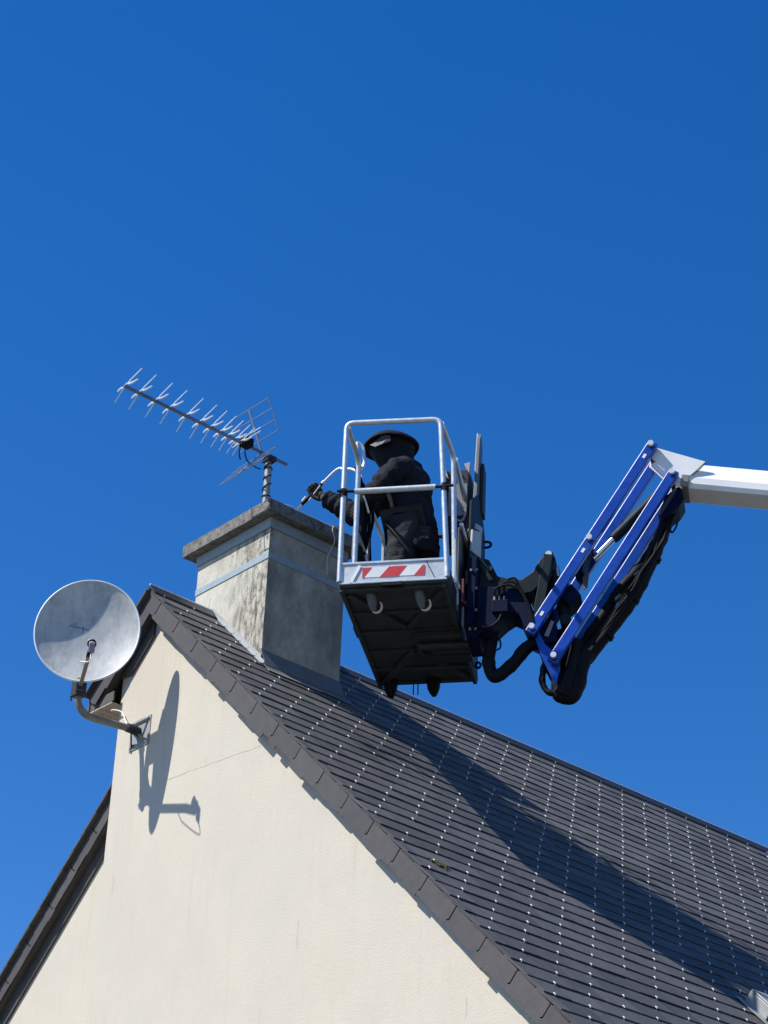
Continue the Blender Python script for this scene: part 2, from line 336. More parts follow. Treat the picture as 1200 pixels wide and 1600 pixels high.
for s1, y in hooks:
    if CH[0] < s1*CT < CH[1]+.09 and CH[2]-.08 < y < CH[3]+.03: continue
    jy = random.uniform(-0.006, 0.006); r = random.random()
    if r < 0.06: continue
    # wire hook: a stem lying on the slate and a turned-up nose over its edge
    w_ = random.uniform(.0038, .0062); l_ = random.uniform(.009, .014)
    hk.obox(RR(s1-l_, y+jy-w_/2, 0.0215), RR(l_+.003, 0, 0.001)-RR(0,0,0), (0, w_, 0), RR(0,0,0.004)-RR(0,0,0))
    hk.obox(RR(s1+0.001, y+jy-w_/2, 0.015), RR(0.0035, 0, 0)-RR(0,0,0), (0, w_, 0), RR(0,0,0.011)-RR(0,0,0))
part('slate_hooks', hk, hook_m, roof, 'bright wire hooks holding the slates', kind='stuff')
# ridge capping: folded metal, plus a pale roll drawn as its sky highlight
def ridge(y0, y1):
    b = MB(); pr = []
    wng = 0.062
    pr = [RR(wng, 0, 0.020), RR(wng, 0, 0.026), RR(0.018, 0, 0.031)] + [Vector((0.014*math.cos(t), 0, 0.034+0.014*math.sin(t))) for t in (0.3, 0.9, 1.57, 2.24, 2.84)] + [LL(0.018, 0, 0.031), LL(wng, 0, 0.026), LL(wng, 0, 0.020), Vector((0, 0, 0.022))]
    b.prism([Vector((p.x, y0, p.z)) for p in pr], (0, y1-y0, 0)); return b
yy = -0.02; first = True
segs = [(-0.02, 0.498)] + [(1.20 + 1.9*k, min(1.20+1.9*(k+1)-0.004, YB+0.02)) for k in range(6)]
for a, b_ in segs:
    part('ridge_cap', ridge(a, b_), ridge_m, roof, smooth=True)
    part('ridge_highlight_roll', MB().tube([(0, a-.001, .0505), (0, b_+.001, .0505)], .0080, 10), roll_m, roof, smooth=True)
# verge slates on both rakes: an upper row with rounded corners over a longer under row
def verge(mapf, s0, s1, yv, ln=0.3072, first_s=0.19, dr=1):
    k = 0; s = first_s - ln
    while s < s1:
        a, b_ = max(s, s0), min(s + ln - 0.004, s1)
        if b_ - a > 0.03:
            y0 = yv - 0.008 + random.uniform(-0.0008, 0.0008); ha, hb = (random.choice((.108, .112, .116, .120, .124)) for _ in range(2))
            if random.random() < .25: ha = random.uniform(.13, .145)
            md = a + (b_-a)*random.choice((.25, .5, .7)); g_ = 0.0045
            pts = [mapf(a, y0, -0.002), mapf(b_-g_, y0, -0.002), mapf(b_-g_, y0, -.074), mapf(b_-g_-.006, y0, -.083), mapf(b_-g_-.012, y0, -.086), mapf(b_-g_-.012, y0, -hb),
                   mapf(md, y0, -hb-.002), mapf(md-.006, y0, -ha), mapf(a-g_-.0155, y0, -ha+.003), mapf(a-g_-.0155, y0, -.090), mapf(a-g_, y0, -.086), mapf(a, y0, -.078)]
            part('verge_slate', MB().prism(pts, (0, 0.006, 0)), verge_m, roof)
        s += ln; k += 1
verge(RR, 0.0, SR, 0.0); verge(LL, 0.0, SE, 0.0, first_s=0.23); verge(LL, SE-0.25, SL, YREC, first_s=0.14)
mb = MB()
mb.prism([RR(-0.03, 0.006, -0.02), RR(SR, 0.006, -0.02), RR(SR, 0.006, -0.095), RR(-0.1, 0.006, -0.095)], (0, YW-0.008, 0))
mb.prism([LL(0.10, 0.006, -0.02), LL(SE, 0.006, -0.02), LL(SE, 0.006, -0.105), LL(0.05, 0.006, -0.105)], (0, YW-0.008, 0))
mb.prism([LL(0.5, YREC+0.006, -0.02), LL(SL, YREC+0.006, -0.02), LL(SL, YREC+0.006, -0.105), LL(0.5, YREC+0.006, -0.105)], (0, YW-0.008, 0))
part('bargeboard', mb, dark_wood, house)
# dark strips on the wall that paint in the shadow under the left rake
mb = MB(); mb.prism([LL(0.12, YW-0.018, -0.106), LL(0.60, YW-0.018, -0.106), LL(0.52, YW-0.018, -0.205), LL(0.215, YW-0.018, -0.205)], (0, 0.017, 0))
mb.prism([LL(0.9, YREC+YW-0.018, -0.106), LL(SL, YREC+YW-0.018, -0.106), LL(SL, YREC+YW-0.018, -0.205), LL(0.9, YREC+YW-0.018, -0.205)], (0, 0.017, 0))
part('rake_shade_strip', mb, dark_wood, house)
# boxed eave of the forward part
eave = MB(); eave.box((-0.60, 0.012, -0.668), (XC-0.004, 0.022, -0.60)); eave.box((-0.615, 0.004, -0.68), (-0.60, YREC, -0.585))
part('eave_fascia', eave, dark_wood, house)
for k in range(4):
    x0 = -0.597 + k*0.0655
    part('soffit_board', MB().box((x0, 0.004, -0.690), (x0+0.0610, YREC-0.01, -0.680)), soffit_m, house)
# chimney
x0, x1, y0, y1 = CH; zb = 0.545
mb = MB(); mb.box((x0, y0, -1.2), (x1, y1, zb-0.005))
chim = part('chimney', mb, chim_m, house, 'square rendered chimney, streaked with dark stains')
mb = MB()
NX = 14; cx0, cx1, cy0, cy1 = -0.30, 0.648, 0.424, 1.246
ring = []
def jitter(p): n = noise.noise_vector(p*14)*0.0035; return p + n
def edge_pts(z):
    o = []
    for i in range(NX): o.append(Vector((cx0+(cx1-cx0)*i/NX, cy0, z)))
    for i in range(NX): o.append(Vector((cx1, cy0+(cy1-cy0)*i/NX, z)))
    for i in range(NX): o.append(Vector((cx1-(cx1-cx0)*i/NX, cy1, z)))
    for i in range(NX): o.append(Vector((cx0, cy1-(cy1-cy0)*i/NX, z)))
    return o
lv = [edge_pts(z) for z in (zb, zb+0.028, zb+0.057, 0.632)]
vs = [jitter(p) for l in lv for p in l]; n = 4*NX; fs = [(j*n+i, j*n+(i+1)%n, (j+1)*n+(i+1)%n, (j+1)*n+i) for j in range(3) for i in range(n)]
fs += [tuple(range(n-1, -1, -1)), tuple(range(3*n, 4*n))]
mb.add(vs, fs); part('chimney_cap', mb, conc, chim)
def band(z0, z1, name, o=0.005):
    b = MB(); b.box((x0-o, y0-o, z0), (x1+o, y0-0.0005, z1)); b.box((x1+0.0005, y0-0.0003, z0), (x1+o, y1+o, z1)); b.box((x0-o, y0-0.0003, z0), (x0-0.0005, y1+o, z1)); b.box((x0, y1+0.0005, z0), (x1, y1+o, z1))
    part(name, b, band_m, chim, bevel=0.001)
band(0.468, 0.5435, 'top_band', 0.012); band(0.238, 0.288, 'strap_band')
mb = MB(); mb.prism([(x0-0.02, y0-0.007, 0.02), (0.0, y0-0.007, 0.075), (x1+0.005, y0-0.007, zroof(x1)+0.075), (x1+0.005, y0-0.007, zroof(x1)+0.055), (0, y0-0.007, 0.052), (x0-0.02, y0-0.007, 0.0)], (0, 0.006, 0))
part('flashing_strip', mb, zinc_w, chim)
mb = MB()
for k in range(6):            # stepped soakers
    s0 = 0.10 + k*0.118; mb.prism([RR(s0, y0-0.006, 0.022), RR(s0+0.122, y0-0.006, 0.024), RR(s0+0.122, y0-0.030, 0.022), RR(s0+0.01, y0-0.022, 0.022)], RR(0,0,0.003)-RR(0,0,0))
    mb.prism([RR(s0, y0-0.006, 0.022), RR(s0+0.122, y0-0.006, 0.022), RR(s0+0.122, y0-0.006, 0.045), RR(s0, y0-0.006, 0.045)], (0, 0.004, 0))
part('side_flashing', mb, zinc_w, chim)
sb = x1/CT
mb = MB()
mb.prism([RR(sb-0.09, y0-0.004, 0.025+0.06), RR(sb-0.09, y1+0.01, 0.085), RR(sb+0.045, y1+0.01, 0.029), RR(sb+0.045, y0-0.004, 0.029)], RR(0,0,0.004)-RR(0,0,0))
mb.prism([RR(sb+0.03, y0-0.008, 0.026), RR(sb+0.03, y1+0.012, 0.026), RR(sb+0.155, y1+0.06, 0.0235), RR(sb+0.125, y1-0.25, 0.0235), RR(sb+0.125, y0-0.02, 0.0235)], RR(0,0,0.003)-RR(0,0,0))
part('apron_flashing', mb, lead, chim)
mb = MB(); mb.prism([RR(sb+0.125, y0-0.02, 0.0238), RR(sb+0.125, y1-0.28, 0.0238), RR(sb+0.137, y1-0.24, 0.0238), RR(sb+0.137, y0-0.02, 0.0238)], RR(0,0,0.005)-RR(0,0,0))
part('flashing_edge', mb, zinc_w, chim)
mb = MB(); mb.tube(curve([(0.60,1.10,0.640),(0.655,0.99,0.645),(0.66,0.96,0.60),(0.665,0.98,0.52),(0.60,0.98,0.42),(0.58,1.0,0.30)]), 0.0022, 6); mb.tube(curve([(0.60,0.50,0.645),(0.64,0.62,0.652),(0.635,0.8,0.648),(0.64,0.96,0.648)]), 0.0022, 6)
part('loose_wire', mb, cable_w, chim, smooth=True)
mb = MB(); mb.ball((0.585, 0.52, 0.645), 0.018, n=8, m=6); mb.obox((0.60, 0.99, 0.63), (0.03, 0, 0.01), (0, 0.05, 0), (0, 0, 0.03)); part('mortar_lump', mb, conc, chim)
# roof window at the lower right
rw0, rws = 2.29, 4.12
win = MB()
fr = 0.075
win.obox(RR(rws, rw0, 0.02), RR(1.05,0,0)-RR(0,0,0), (0, fr, 0), RR(0,0,.075)-RR(0,0,0)); win.obox(RR(rws, rw0+.78-fr, 0.02), RR(1.05,0,0)-RR(0,0,0), (0, fr, 0), RR(0,0,.075)-RR(0,0,0))
win.obox(RR(rws+0.002, rw0+fr, 0.02), RR(.10,0,0)-RR(0,0,0), (0, .78-2*fr, 0), RR(0,0,.072)-RR(0,0,0)); win.obox(RR(rws+.95, rw0+fr, 0.02), RR(.10,0,0)-RR(0,0,0), (0, .78-2*fr, 0), RR(0,0,.072)-RR(0,0,0))
wn = part('roof_window', win, zinc, house, 'grey metal roof window near the eaves', bevel=0.004)
part('pane', MB().obox(RR(rws+.10, rw0+fr, 0.05), RR(.85,0,0)-RR(0,0,0), (0, .78-2*fr, 0), RR(0,0,.01)-RR(0,0,0)), glass_m, wn)
cv = MB(); cv.obox(RR(rws-0.02, rw0-0.02, 0.096), RR(.20,0,0)-RR(0,0,0), (0, .82, 0), RR(0,0,.012)-RR(0,0,0)); cv.obox(RR(rws-0.02, rw0-0.022, 0.022), RR(.20,0,0)-RR(0,0,0), (0, .018, 0), RR(0,0,.073)-RR(0,0,0))
part('cover', cv, zinc, wn, bevel=0.003)
cv = MB(); cv.obox(RR(rws-.05, rw0-.075, 0.0235), RR(1.2,0,0)-RR(0,0,0), (0, .045, 0), RR(0,0,.004)-RR(0,0,0)); part('window_flashing', cv, zinc, wn)
# moss
mb = MB(); rs = random.Random(3)
for k in range(70):
    d = rs.gauss(0, 1); s = 3.655+rs.gauss(0, .018)+d*.006; y = 0.20+d*.032
    P = RR(s, y, 0.021); r = rs.uniform(.003, .008); mb.ball(P, r, (1,1,.8), 6, 4)
part('moss_patch', mb, moss_m, roof, 'patch of dry yellow moss on the slates', kind='stuff')

# ---------------------------------------------------------------- satellite dish
DC = Vector((-0.028, -0.444, -0.436)); dn = Vector((math.sin(.866)*math.cos(.049), -math.cos(.866)*math.cos(.049), math.sin(.049)))
dr = Vector((0,0,1)).cross(dn).normalized(); du = dn.cross(dr); DR = 0.333; DU = DR*1.11
dish = thing('satellite_dish', (-0.07, YW, -0.97), 'round weathered grey satellite dish on a bent arm bolted to the gable wall', 'satellite dish')
def dsurf(x, y, off=0.0, dep=0.064):
    rho = x*x + y*y; return DC + dr*(x*DR) + du*(y*DU) - dn*(dep*(1-rho)) + dn*off
NR, NA = 16, 72
vs = []; fs = []
for sgn, off in ((0, 0.0), (1, -0.004)):
    for i in range(NR+1):
        for k in range(NA):
            a = 2*math.pi*k/NA; q = i/NR; vs.append(dsurf(q*math.cos(a), q*math.sin(a), off))
def idx(l, i, k): return l*(NR+1)*NA + i*NA + k % NA
for i in range(NR):
    for k in range(NA):
        fs.append((idx(0,i,k), idx(0,i+1,k), idx(0,i+1,k+1), idx(0,i,k+1))); fs.append((idx(1,i,k+1), idx(1,i+1,k+1), idx(1,i+1,k), idx(1,i,k)))
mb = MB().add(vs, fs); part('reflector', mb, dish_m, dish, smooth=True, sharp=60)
mb = MB(); mb.tube([dsurf(math.cos(2*math.pi*k/96), math.sin(2*math.pi*k/96), -0.003) for k in range(96)], 0.0065, 8, closed=True)
part('rim', mb, rim_m, dish, smooth=True)
LNB = Vector((0.262, -0.585, -0.682))
base = DC - du*(DU*0.99) - dn*0.01
mb = MB(); armv = (LNB - base)
mb.beam(base - armv*0.12 + Vector((0,0,-0.012)), base + armv*0.80 + Vector((0,0,-0.03)), dr, 0.013, 0.016)
part('feed_arm', mb, arm_m, dish, bevel=0.003)
face = (dsurf(0, 0) + Vector((0,0,.03)) - LNB).normalized()
side = face.cross(Vector((0,0,1))).normalized()
mb = MB(); mb.tube([LNB - face*0.060, LNB - face*0.05, LNB - face*0.012, LNB - face*0.008, LNB + face*0.006, LNB+face*0.012], [0.016, 0.020, 0.020, 0.027, 0.030, 0.026], 18)
mb.obox(LNB - face*0.085 - side*0.018 - Vector((0,0,0.05)), face*0.045, side*0.036, Vector((0,0,0.068)))
part('feedhorn', mb, lnb_m, dish, smooth=True, bevel=0.002)
mb = MB(); mb.beam(base + armv*0.76 + Vector((0,0,-0.028)), LNB - face*0.035 + Vector((0,0,-0.02)), dr, 0.016, 0.012); mb.tube([LNB - face*0.035 - side*.0, LNB - face*.025], 0.029, 16)
part('feed_clamp', mb, black_m, dish, smooth=True)
mb = MB(); mb.tube(curve([LNB - face*0.07 + Vector((0,0,-0.05)), LNB - face*0.09 + Vector((0.0,-.01,-0.11)), base + armv*0.80 + dr*-0.045 + Vector((0,0,-0.075)), base + armv*0.66 + dr*-0.035 + Vector((0,0,-0.045)), base + armv*0.5 + Vector((0,0,-0.02))]), 0.0035, 6)
part('cable', mb, cable_w, dish, smooth=True)
# mast: bent tube rising behind the dish
mb = MB(); mb.tube(curve([(-0.082, 0.0, -0.958), (-0.10, -0.10, -0.957), (-0.135, -0.24, -0.952), (-0.155, -0.31, -0.935), (-0.170, -0.352, -0.88), (-0.172, -0.362, -0.82), (-0.172, -0.364, -0.70), (-0.165, -0.36, -0.50), (-0.16, -0.358, -0.42)], 7), 0.0235, 16)
part('mast', mb, arm_m, dish, smooth=True)
mb = MB()
cl = Vector((-0.172, -0.364, -0.78)); toD = (base - cl); toD.z = 0
mb.obox(cl + Vector((-0.035,-0.035,-0.05)), (0.07,0,0), (0,0.07,0), (0,0,0.14))
mb.beam(cl + Vector((0,0,0.02)), base + Vector((0,0,-0.015)), (0,0,1), 0.040, 0.022)
mb.obox(DC - dn*0.067 - dr*0.10 - du*0.13, dr*0.20, du*0.26, -dn*0.012)
mb.beam(Vector((-0.165,-0.36,-0.50)), DC - dn*0.074, (0,0,1), 0.06, 0.04)
mb.tube([cl + Vector((-0.06,-0.02,-0.04)), cl + Vector((0.06,-0.03,-0.04))], 0.006, 8); mb.tube([cl + Vector((-0.045,-0.02,-0.07)), cl + Vector((-0.045,-0.02,0.0))], 0.006, 8)
part('clamp', mb, dgrey, dish, bevel=0.003)
mb = MB(); mb.box((-0.178, YW-0.006, -1.072), (0.036, YW-0.001, -0.868))
part('wall_plate', mb, zinc, dish, bevel=0.002)
mb = MB(); apex = Vector((-0.082, 0.005, -0.958))
for cx, cz in ((-0.155, -0.89), (0.012, -0.90), (-0.150, -1.045), (0.010, -1.045)):
    mb.beam(Vector((cx, YW-0.006, cz)), apex + Vector((0, 0.0, (cz+0.96)*0.18)), (0,0,1), 0.012, 0.004)
mb.tube([(-0.082, YW-0.006, -0.958), (-0.082, -0.03, -0.958)], 0.030, 12)
part('bracket', mb, dgrey, dish)
mb = MB()
for cx, cz in ((-0.160, -0.885), (0.018, -0.885), (-0.160, -1.055), (0.018, -1.055)): mb.tube([(cx, YW-0.001, cz), (cx, YW-0.022, cz)], 0.008, 8)
part('bolts', mb, bolt_m, dish, kind='stuff')
mb = MB(); mb.tube(curve([(-0.36, 0.02, -0.735), (-0.345, 0.03, -0.73), (-0.28, 0.05, -0.76), (-0.23, 0.05, -0.83), (-0.17, 0.04, -0.90), (-0.12, 0.02, -0.935), (-0.09, -0.05, -0.935)]), 0.0048, 8)
part('cable', mb, cable_w, dish, smooth=True)
# faded handwritten wordmark, too worn to read
def ink(pts, wd):
    b = MB()
    for i in range(len(pts)-1):
        (xa, ya), (xb, yb) = pts[i], pts[i+1]; dx, dy = xb-xa, yb-ya; l = math.hypot(dx, dy) or 1; nx, ny = -dy/l*wd, dx/l*wd
        b.add([dsurf(xa+nx, ya+ny, .0012), dsurf(xa-nx, ya-ny, .0012), dsurf(xb-nx, yb-ny, .0012), dsurf(xb+nx, yb+ny, .0012)], [(0,1,2,3)])
    return b
mb = MB(); u0, v0 = -0.40, 0.14
strokes = [[(0,-.02),(.05,.03),(.11,.07),(.14,.09),(.12,.03),(.115,-.01)], [(.05,.015),(.14,.025)], [(.155,-.01),(.165,.03),(.16,.01),(.185,.035),(.19,0)], [(.205,.045),(.215,0),(.225,.03)], [(.2,.03),(.225,.03)],
 [(.245,.01),(.265,.025),(.25,.032),(.243,.008),(.27,.0)], [(.285,0),(.29,.03),(.29,.01),(.315,.028),(.318,-.005)], [(.335,-.005),(.338,.025),(.34,.005),(.365,.02),(.368,-.012)], [(.385,.005),(.405,.012),(.39,.02),(.382,-.003),(.41,-.015)]]
for st in strokes:
    q = ink([(u0+a, v0+b - a*.12) for a, b in st], 0.0055 if st[0][0] < .2 else 0.004); mb.add(q.v, q.f)
part('wordmark', mb, ink_m, dish, 'faded cursive maker name')

# ---------------------------------------------------------------- television antenna
AX, AY, AZ = 0.537, 0.472, 0.998
ant = thing('tv_antenna', (AX, AY, 0.63), 'long television antenna with short cross rods and a wire grid on the chimney corner', 'antenna')
mb = MB(); mb.tube([(AX, AY, 0.60), (AX, AY, AZ+0.012)], 0.024, 16)
part('mast', mb, zinc, ant, smooth=True)
mb = MB(); rs = random.Random(5)
z = 0.68
hel = []
for k in range(120):
    t = k/119; a = 2*math.pi*(5.2*t + .35*math.sin(7*t)); hel.append((AX+0.0275*math.cos(a), AY+0.0275*math.sin(a), 0.65+0.32*t**.8+0.014*math.sin(a*.61)))
mb.tube(hel, 0.0036, 6); part('cable', mb, black_m, ant, 'black coax wound round the mast', smooth=True)
XB = 0.572
mb = MB(); mb.box((XB-0.009, -0.765, AZ-0.009), (XB+0.009, 0.60, AZ+0.009)); part('boom', mb, ant_bl, ant, bevel=0.002)
mb = MB(); mb.box((AX-0.030, AY-0.030, AZ-0.026), (XB+0.012, AY+0.030, AZ+0.012)); mb.tube([(AX-.05, AY-.02, AZ-.015), (XB+.03, AY-.02, AZ-.015)], .005, 8); part('mast_clamp', mb, dgrey, ant, bevel=0.003)
ys = [-0.752, -0.64, -0.507, -0.388, -0.254, -0.142, -0.052, 0.03, 0.096, 0.159, 0.204]
for k, y in enumerate(ys):
    b = MB(); L = 0.92 if k < 6 else 0.89 - 0.03*(k-6)
    z0 = AZ + 0.012
    c = Vector((XB, y, z0))
    def P(px, pz, py=0): return c + Vector((px*L, py, pz*L))
    b.tube([P(.030,.006), P(.05,.018), P(.185,.055)], 0.0038, 6); b.tube([P(.028,0), P(.05,-.012), P(.085,-.018), P(.150,-.020)], [.004,.008,.008,.005], 6)
    b.tube([P(-.026,-.020), P(-.04,-.035), P(-.115,-.095)], 0.0036, 6); b.tube([P(-.022,-.012), P(-.05,-.004), P(-.075,-.006), P(-.095,-.012)], [.004,.008,.007,.004], 6)
    b.tube([P(-.028,-.012), P(0,.0), P(.032,.004)], 0.007, 6)
    part('director', b, ant_al, ant, smooth=True)
mb = MB(); mb.box((XB-0.035, 0.205, AZ-0.012), (XB+0.035, 0.285, AZ+0.05)); part('dipole_box', mb, black_m, ant, bevel=0.006)
mb = MB(); mb.tube([(XB-.15,.245,AZ+.045),(XB+.15,.245,AZ+.045)], .004, 6); mb.tube([(XB-.15,.245,AZ+.075),(XB+.15,.245,AZ+.075)], .004, 6)
part('dipole', mb, ant_al, ant, smooth=True)
mb = MB(); mb.tube(curve([(XB,.24,AZ-.01),(XB-.005,.245,AZ-.06),(XB-.005,.27,AZ-.11),(XB-.01,.34,AZ-.125),(AX-.03,.43,AZ-.08)]), .0045, 6); mb.tube(curve([(XB-.02,.215,AZ-.01),(XB-.03,.215,AZ-.06),(XB-.03,.23,AZ-.11)]), .0045, 6)
part('cable', mb, black_m, ant, smooth=True)
JY = 0.375
for sg in (1, -1):
    b = MB()
    end = Vector((XB, JY-(0.13 if sg > 0 else .175), AZ+(.285 if sg > 0 else -.250)))
    st = Vector((XB, JY, AZ+sg*0.01))
    b.beam(st, end, (1,0,0), 0.008, 0.004)
    for q in (0.22, 0.48, 0.74, 0.99):
        c = st.lerp(end, q); b.tube([c+Vector((-.20,0,0)), c+Vector((.215,0,0))], 0.0042, 6)
    a_, e_ = st.lerp(end, .22), end
    b.tube([a_+Vector((.21,0,0)), e_+Vector((.21,0,0))], 0.004, 6)
    if sg < 0: b.tube([a_+Vector((-.19,0,0)), e_+Vector((-.19,0,0))], 0.004, 6)
    part('reflector_grid', b, ant_gr, ant, smooth=True)

# ---------------------------------------------------------------- work platform and its boom
BO = Vector((1.71775, 0.16592, -0.53)); BU = Vector((0.79005, 0.61304, 0)); BW = Vector((-0.61304, 0.79005, 0)); BZ = Vector((0,0,1))
def B(a, b, h): return BO + BU*a + BW*b + BZ*h
lift = thing('boom_lift_platform', B(.33, .68, 0), 'aluminium work basket on a blue folding jib and white boom beside the chimney', 'aerial lift')
TB = 0.017
def roundpath(pts, r=0.06, n=5):
    P = [Vector(p) for p in pts]; o = [P[0]]
    for i in range(1, len(P)-1):
        a = (P[i-1]-P[i]).normalized(); c = (P[i+1]-P[i]).normalized(); rr = min(r, (P[i-1]-P[i]).length*.45, (P[i+1]-P[i]).length*.45)
        s, e = P[i]+a*rr, P[i]+c*rr
        for k in range(n+1):
            t = k/n; o.append(s*(1-t)**2 + P[i]*2*t*(1-t) + e*t*t)
    o.append(P[-1]); return o
mb = MB(); mb.tube(roundpath([B(.005,0,.02), B(-.002,0,1.150), B(.592,0,1.135), B(.660,0,.02)], .05), TB, 12); part('front_frame', mb, galv, lift, 'end hoop of the guard rail', smooth=True)
def sd(a0, a1):     # right side rail
    return a0
mb = MB(); mb.tube(roundpath([B(.592,0.03,1.125), B(.612,.40,1.12), B(.640,.43,0.02)], .07), TB, 12); mb.tube([B(.668,0.42,.62), B(.66,1.30,.62)], .013, 10)
mb.tube(roundpath([B(.62,.42,1.10), B(.60,1.30,1.10), B(.635,1.31,0.02)], .07), TB, 12)
part('side_rail', mb, galv, lift, smooth=True)
mb = MB(); mb.tube(roundpath([B(0,0.03,1.14), B(.0,.40,1.12), B(.005,.42,0.02)], .07), TB, 12)
mb.tube(roundpath([B(.0,.34,1.12), B(-.02,.41,1.27), B(.018,.42,1.24), B(.036,.42,1.10), B(.00,.41,1.04)], .035), .011, 10)
mb.tube(roundpath([B(.0,.80,1.03), B(.012,.80,.02)], .05), .014, 10)
mb.tube(roundpath([B(.0,.42,.62), B(.0,1.33,.62)], .05), .013, 10); mb.tube(roundpath([B(.0,.82,1.02), B(.0,1.32,1.05), B(.01,1.33,.02)], .06), .015, 10)
part('side_rail', mb, galv, lift, smooth=True)
mb = MB(); mb.tube(roundpath([B(.02,1.34,1.06), B(.61,1.34,1.08)], .06), .015, 10); mb.tube([B(.01,1.34,.56), B(.62,1.34,.55)], .014, 10); mb.tube([B(.01,1.34,.46), B(.62,1.34,.45)], .012, 10)
part('back_rail', mb, dgrey, lift, smooth=True)
mb = MB(); mb.tube([B(.075,-.012,.642), B(.575,-.012,.640)], .0185, 12); part('mid_rail', mb, galv, lift, smooth=True)
mb = MB(); mb.tube([B(-.035,-.02,.648), B(.078,-.012,.642)], .009, 8); mb.tube([B(.572,-.012,.640), B(.685,-.02,.640)], .009, 8)
for a in (.0, .63): mb.tube([B(a, 0, .618), B(a, 0, .665)], .025, 10)
part('rail_strap', mb, black_m, lift, smooth=True)
# toe boards
mb = MB(); mb.obox(B(.018,-.004,.008), BU*.634, BW*.004, BZ*.137)
front = part('toe_board', mb, alu, lift, 'silver toe board with the red and white warning strip')
mb = MB()
for (h0, h1) in ((.000, .012), (.134, .148)): mb.obox(B(.012,-.010,h0), BU*.646, BW*.012, BZ*(h1-h0))
part('toe_board_lip', mb, galv, lift, bevel=.002)
mb = MB(); mb.obox(B(.0,.02,0), BU*.004, BW*1.30, BZ*.14); part('toe_board', mb, alu, lift)
mb = MB(); mb.obox(B(.650,.02,0), BU*.004, BW*1.30, BZ*.14); part('toe_board', mb, dgrey, lift)
mb = MB(); mb.obox(B(.02,1.345,0), BU*.62, BW*.004, BZ*.14); part('toe_board', mb, alu, lift)
def plate(poly, name, m, dep): 
    q = MB().prism([B(a, -.0045-dep, h) for a, h in poly], -BW*.0015); return part(name, q, m, lift)
A0, A1, H0, H1 = .144, .522, .040, .107
ws = plate([(A0,H0),(A1,H0),(A1,H1),(A0,H1)], 'warning_strip', wht_r, 0.0)
def st(name, poly): 
    q = MB().prism([B(a, -.0062, h) for a, h in poly], -BW*.001); o = part(name, q, red_m, ws); return o
def am(t): return A0 + (A1-A0)*t
st('red_stripe', [(am(0),H0),(am(.025),H0),(am(.155),H1),(am(0),H1)]); st('red_stripe', [(am(.285),H0),(am(.585),H0),(am(.715),H1),(am(.43),H1)]); st('red_stripe', [(am(.835),H0),(am(1),H0),(am(1),H1),(am(.965),H1)])
mb = MB(); mb.beam(B(.075,-.008,.004), B(.128,-.008,.122), BW, .002, .009); part('white_strap', mb, wplain, lift)
mb = MB(); mb.tube([B(.53,-.008,.13), B(.585,-.008,.015)], .0018, 6); part('thin_wire', mb, black_m, lift)
mb = MB(); mb.obox(B(.27,-.014,-.022), BU*.12, BW*.03, BZ*.022); part('latch', mb, black_m, lift)
# floor and the ribbed underside
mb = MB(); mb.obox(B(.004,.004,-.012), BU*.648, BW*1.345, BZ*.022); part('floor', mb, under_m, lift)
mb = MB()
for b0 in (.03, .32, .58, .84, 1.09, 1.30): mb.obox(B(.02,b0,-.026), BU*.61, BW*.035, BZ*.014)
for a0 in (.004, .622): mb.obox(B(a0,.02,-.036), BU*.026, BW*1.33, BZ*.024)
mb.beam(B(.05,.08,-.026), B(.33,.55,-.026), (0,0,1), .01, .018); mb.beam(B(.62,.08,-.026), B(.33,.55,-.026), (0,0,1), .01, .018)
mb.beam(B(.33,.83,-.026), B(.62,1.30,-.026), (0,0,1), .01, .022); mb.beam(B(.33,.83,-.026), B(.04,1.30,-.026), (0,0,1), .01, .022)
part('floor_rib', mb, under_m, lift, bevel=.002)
mb = MB(); mb.obox(B(.36,.60,-.075), BU*.30, BW*.12, BZ*.05); mb.obox(B(.40,.86,-.07), BU*.28, BW*.10, BZ*.045); mb.obox(B(.45,.74,-.09), BU*.24, BW*.06, BZ*.06); mb.tube([B(.38,.66,-.10), B(.70,.66,-.10)], .022, 10); mb.tube([B(.30,.98,-.09), B(.66,.98,-.09)], .012, 8)
part('swivel_cradle', mb, dgrey, lift, bevel=.003)
for a in (.18, .475):
    mb = MB(); mb.tube([B(a,.10,-.012), B(a+.01,.11,-.075), B(a+.018,.13,-.115)], [.030,.028,.016], 14); o = part('roller_stub', mb, plate_m, lift, smooth=True)
    mb = MB(); cc = B(a+.035, .12, -.095); pp = [cc + BU*(.032*math.cos(t)) + BZ*(.040*math.sin(t)) + BW*.0 for t in [math.radians(x) for x in range(-130, 61, 14)]]
    mb.tube(pp, [.0045+.0035*math.sin(math.pi*i/(len(pp)-1)) for i in range(len(pp))], 8); part('hook', mb, warm_m, lift, smooth=True)
for a in (.09, .37):
    mb = MB(); mb.tube([B(a,1.30,-.012), B(a,1.31,-.075), B(a+.002,1.32,-.105), B(a+.004,1.32,-.122)], [.048,.040,.026,.014], 14); part('rubber_foot', mb, black_m, lift, smooth=True)
mb = MB(); mb.tube([B(.232,1.335,-.008), B(.234,1.335,-.10)], .004, 6); part('bolt', mb, black_m, lift); mb = MB(); mb.tube([B(.262,1.335,-.008), B(.264,1.335,-.10)], .004, 6); part('bolt', mb, black_m, lift)
for b0 in (.92, 1.14):
    mb = MB(); c = B(.682, b0, -.005); mb.tube([c + BU*.016*math.cos(t*math.pi/8) + BZ*.020*math.sin(t*math.pi/8) for t in range(16)], .008, 8, closed=True); part('lifting_eye', mb, black_m, lift, smooth=True)
mb = MB()
for k in range(24): pass
c0 = B(.672, .30, .16)
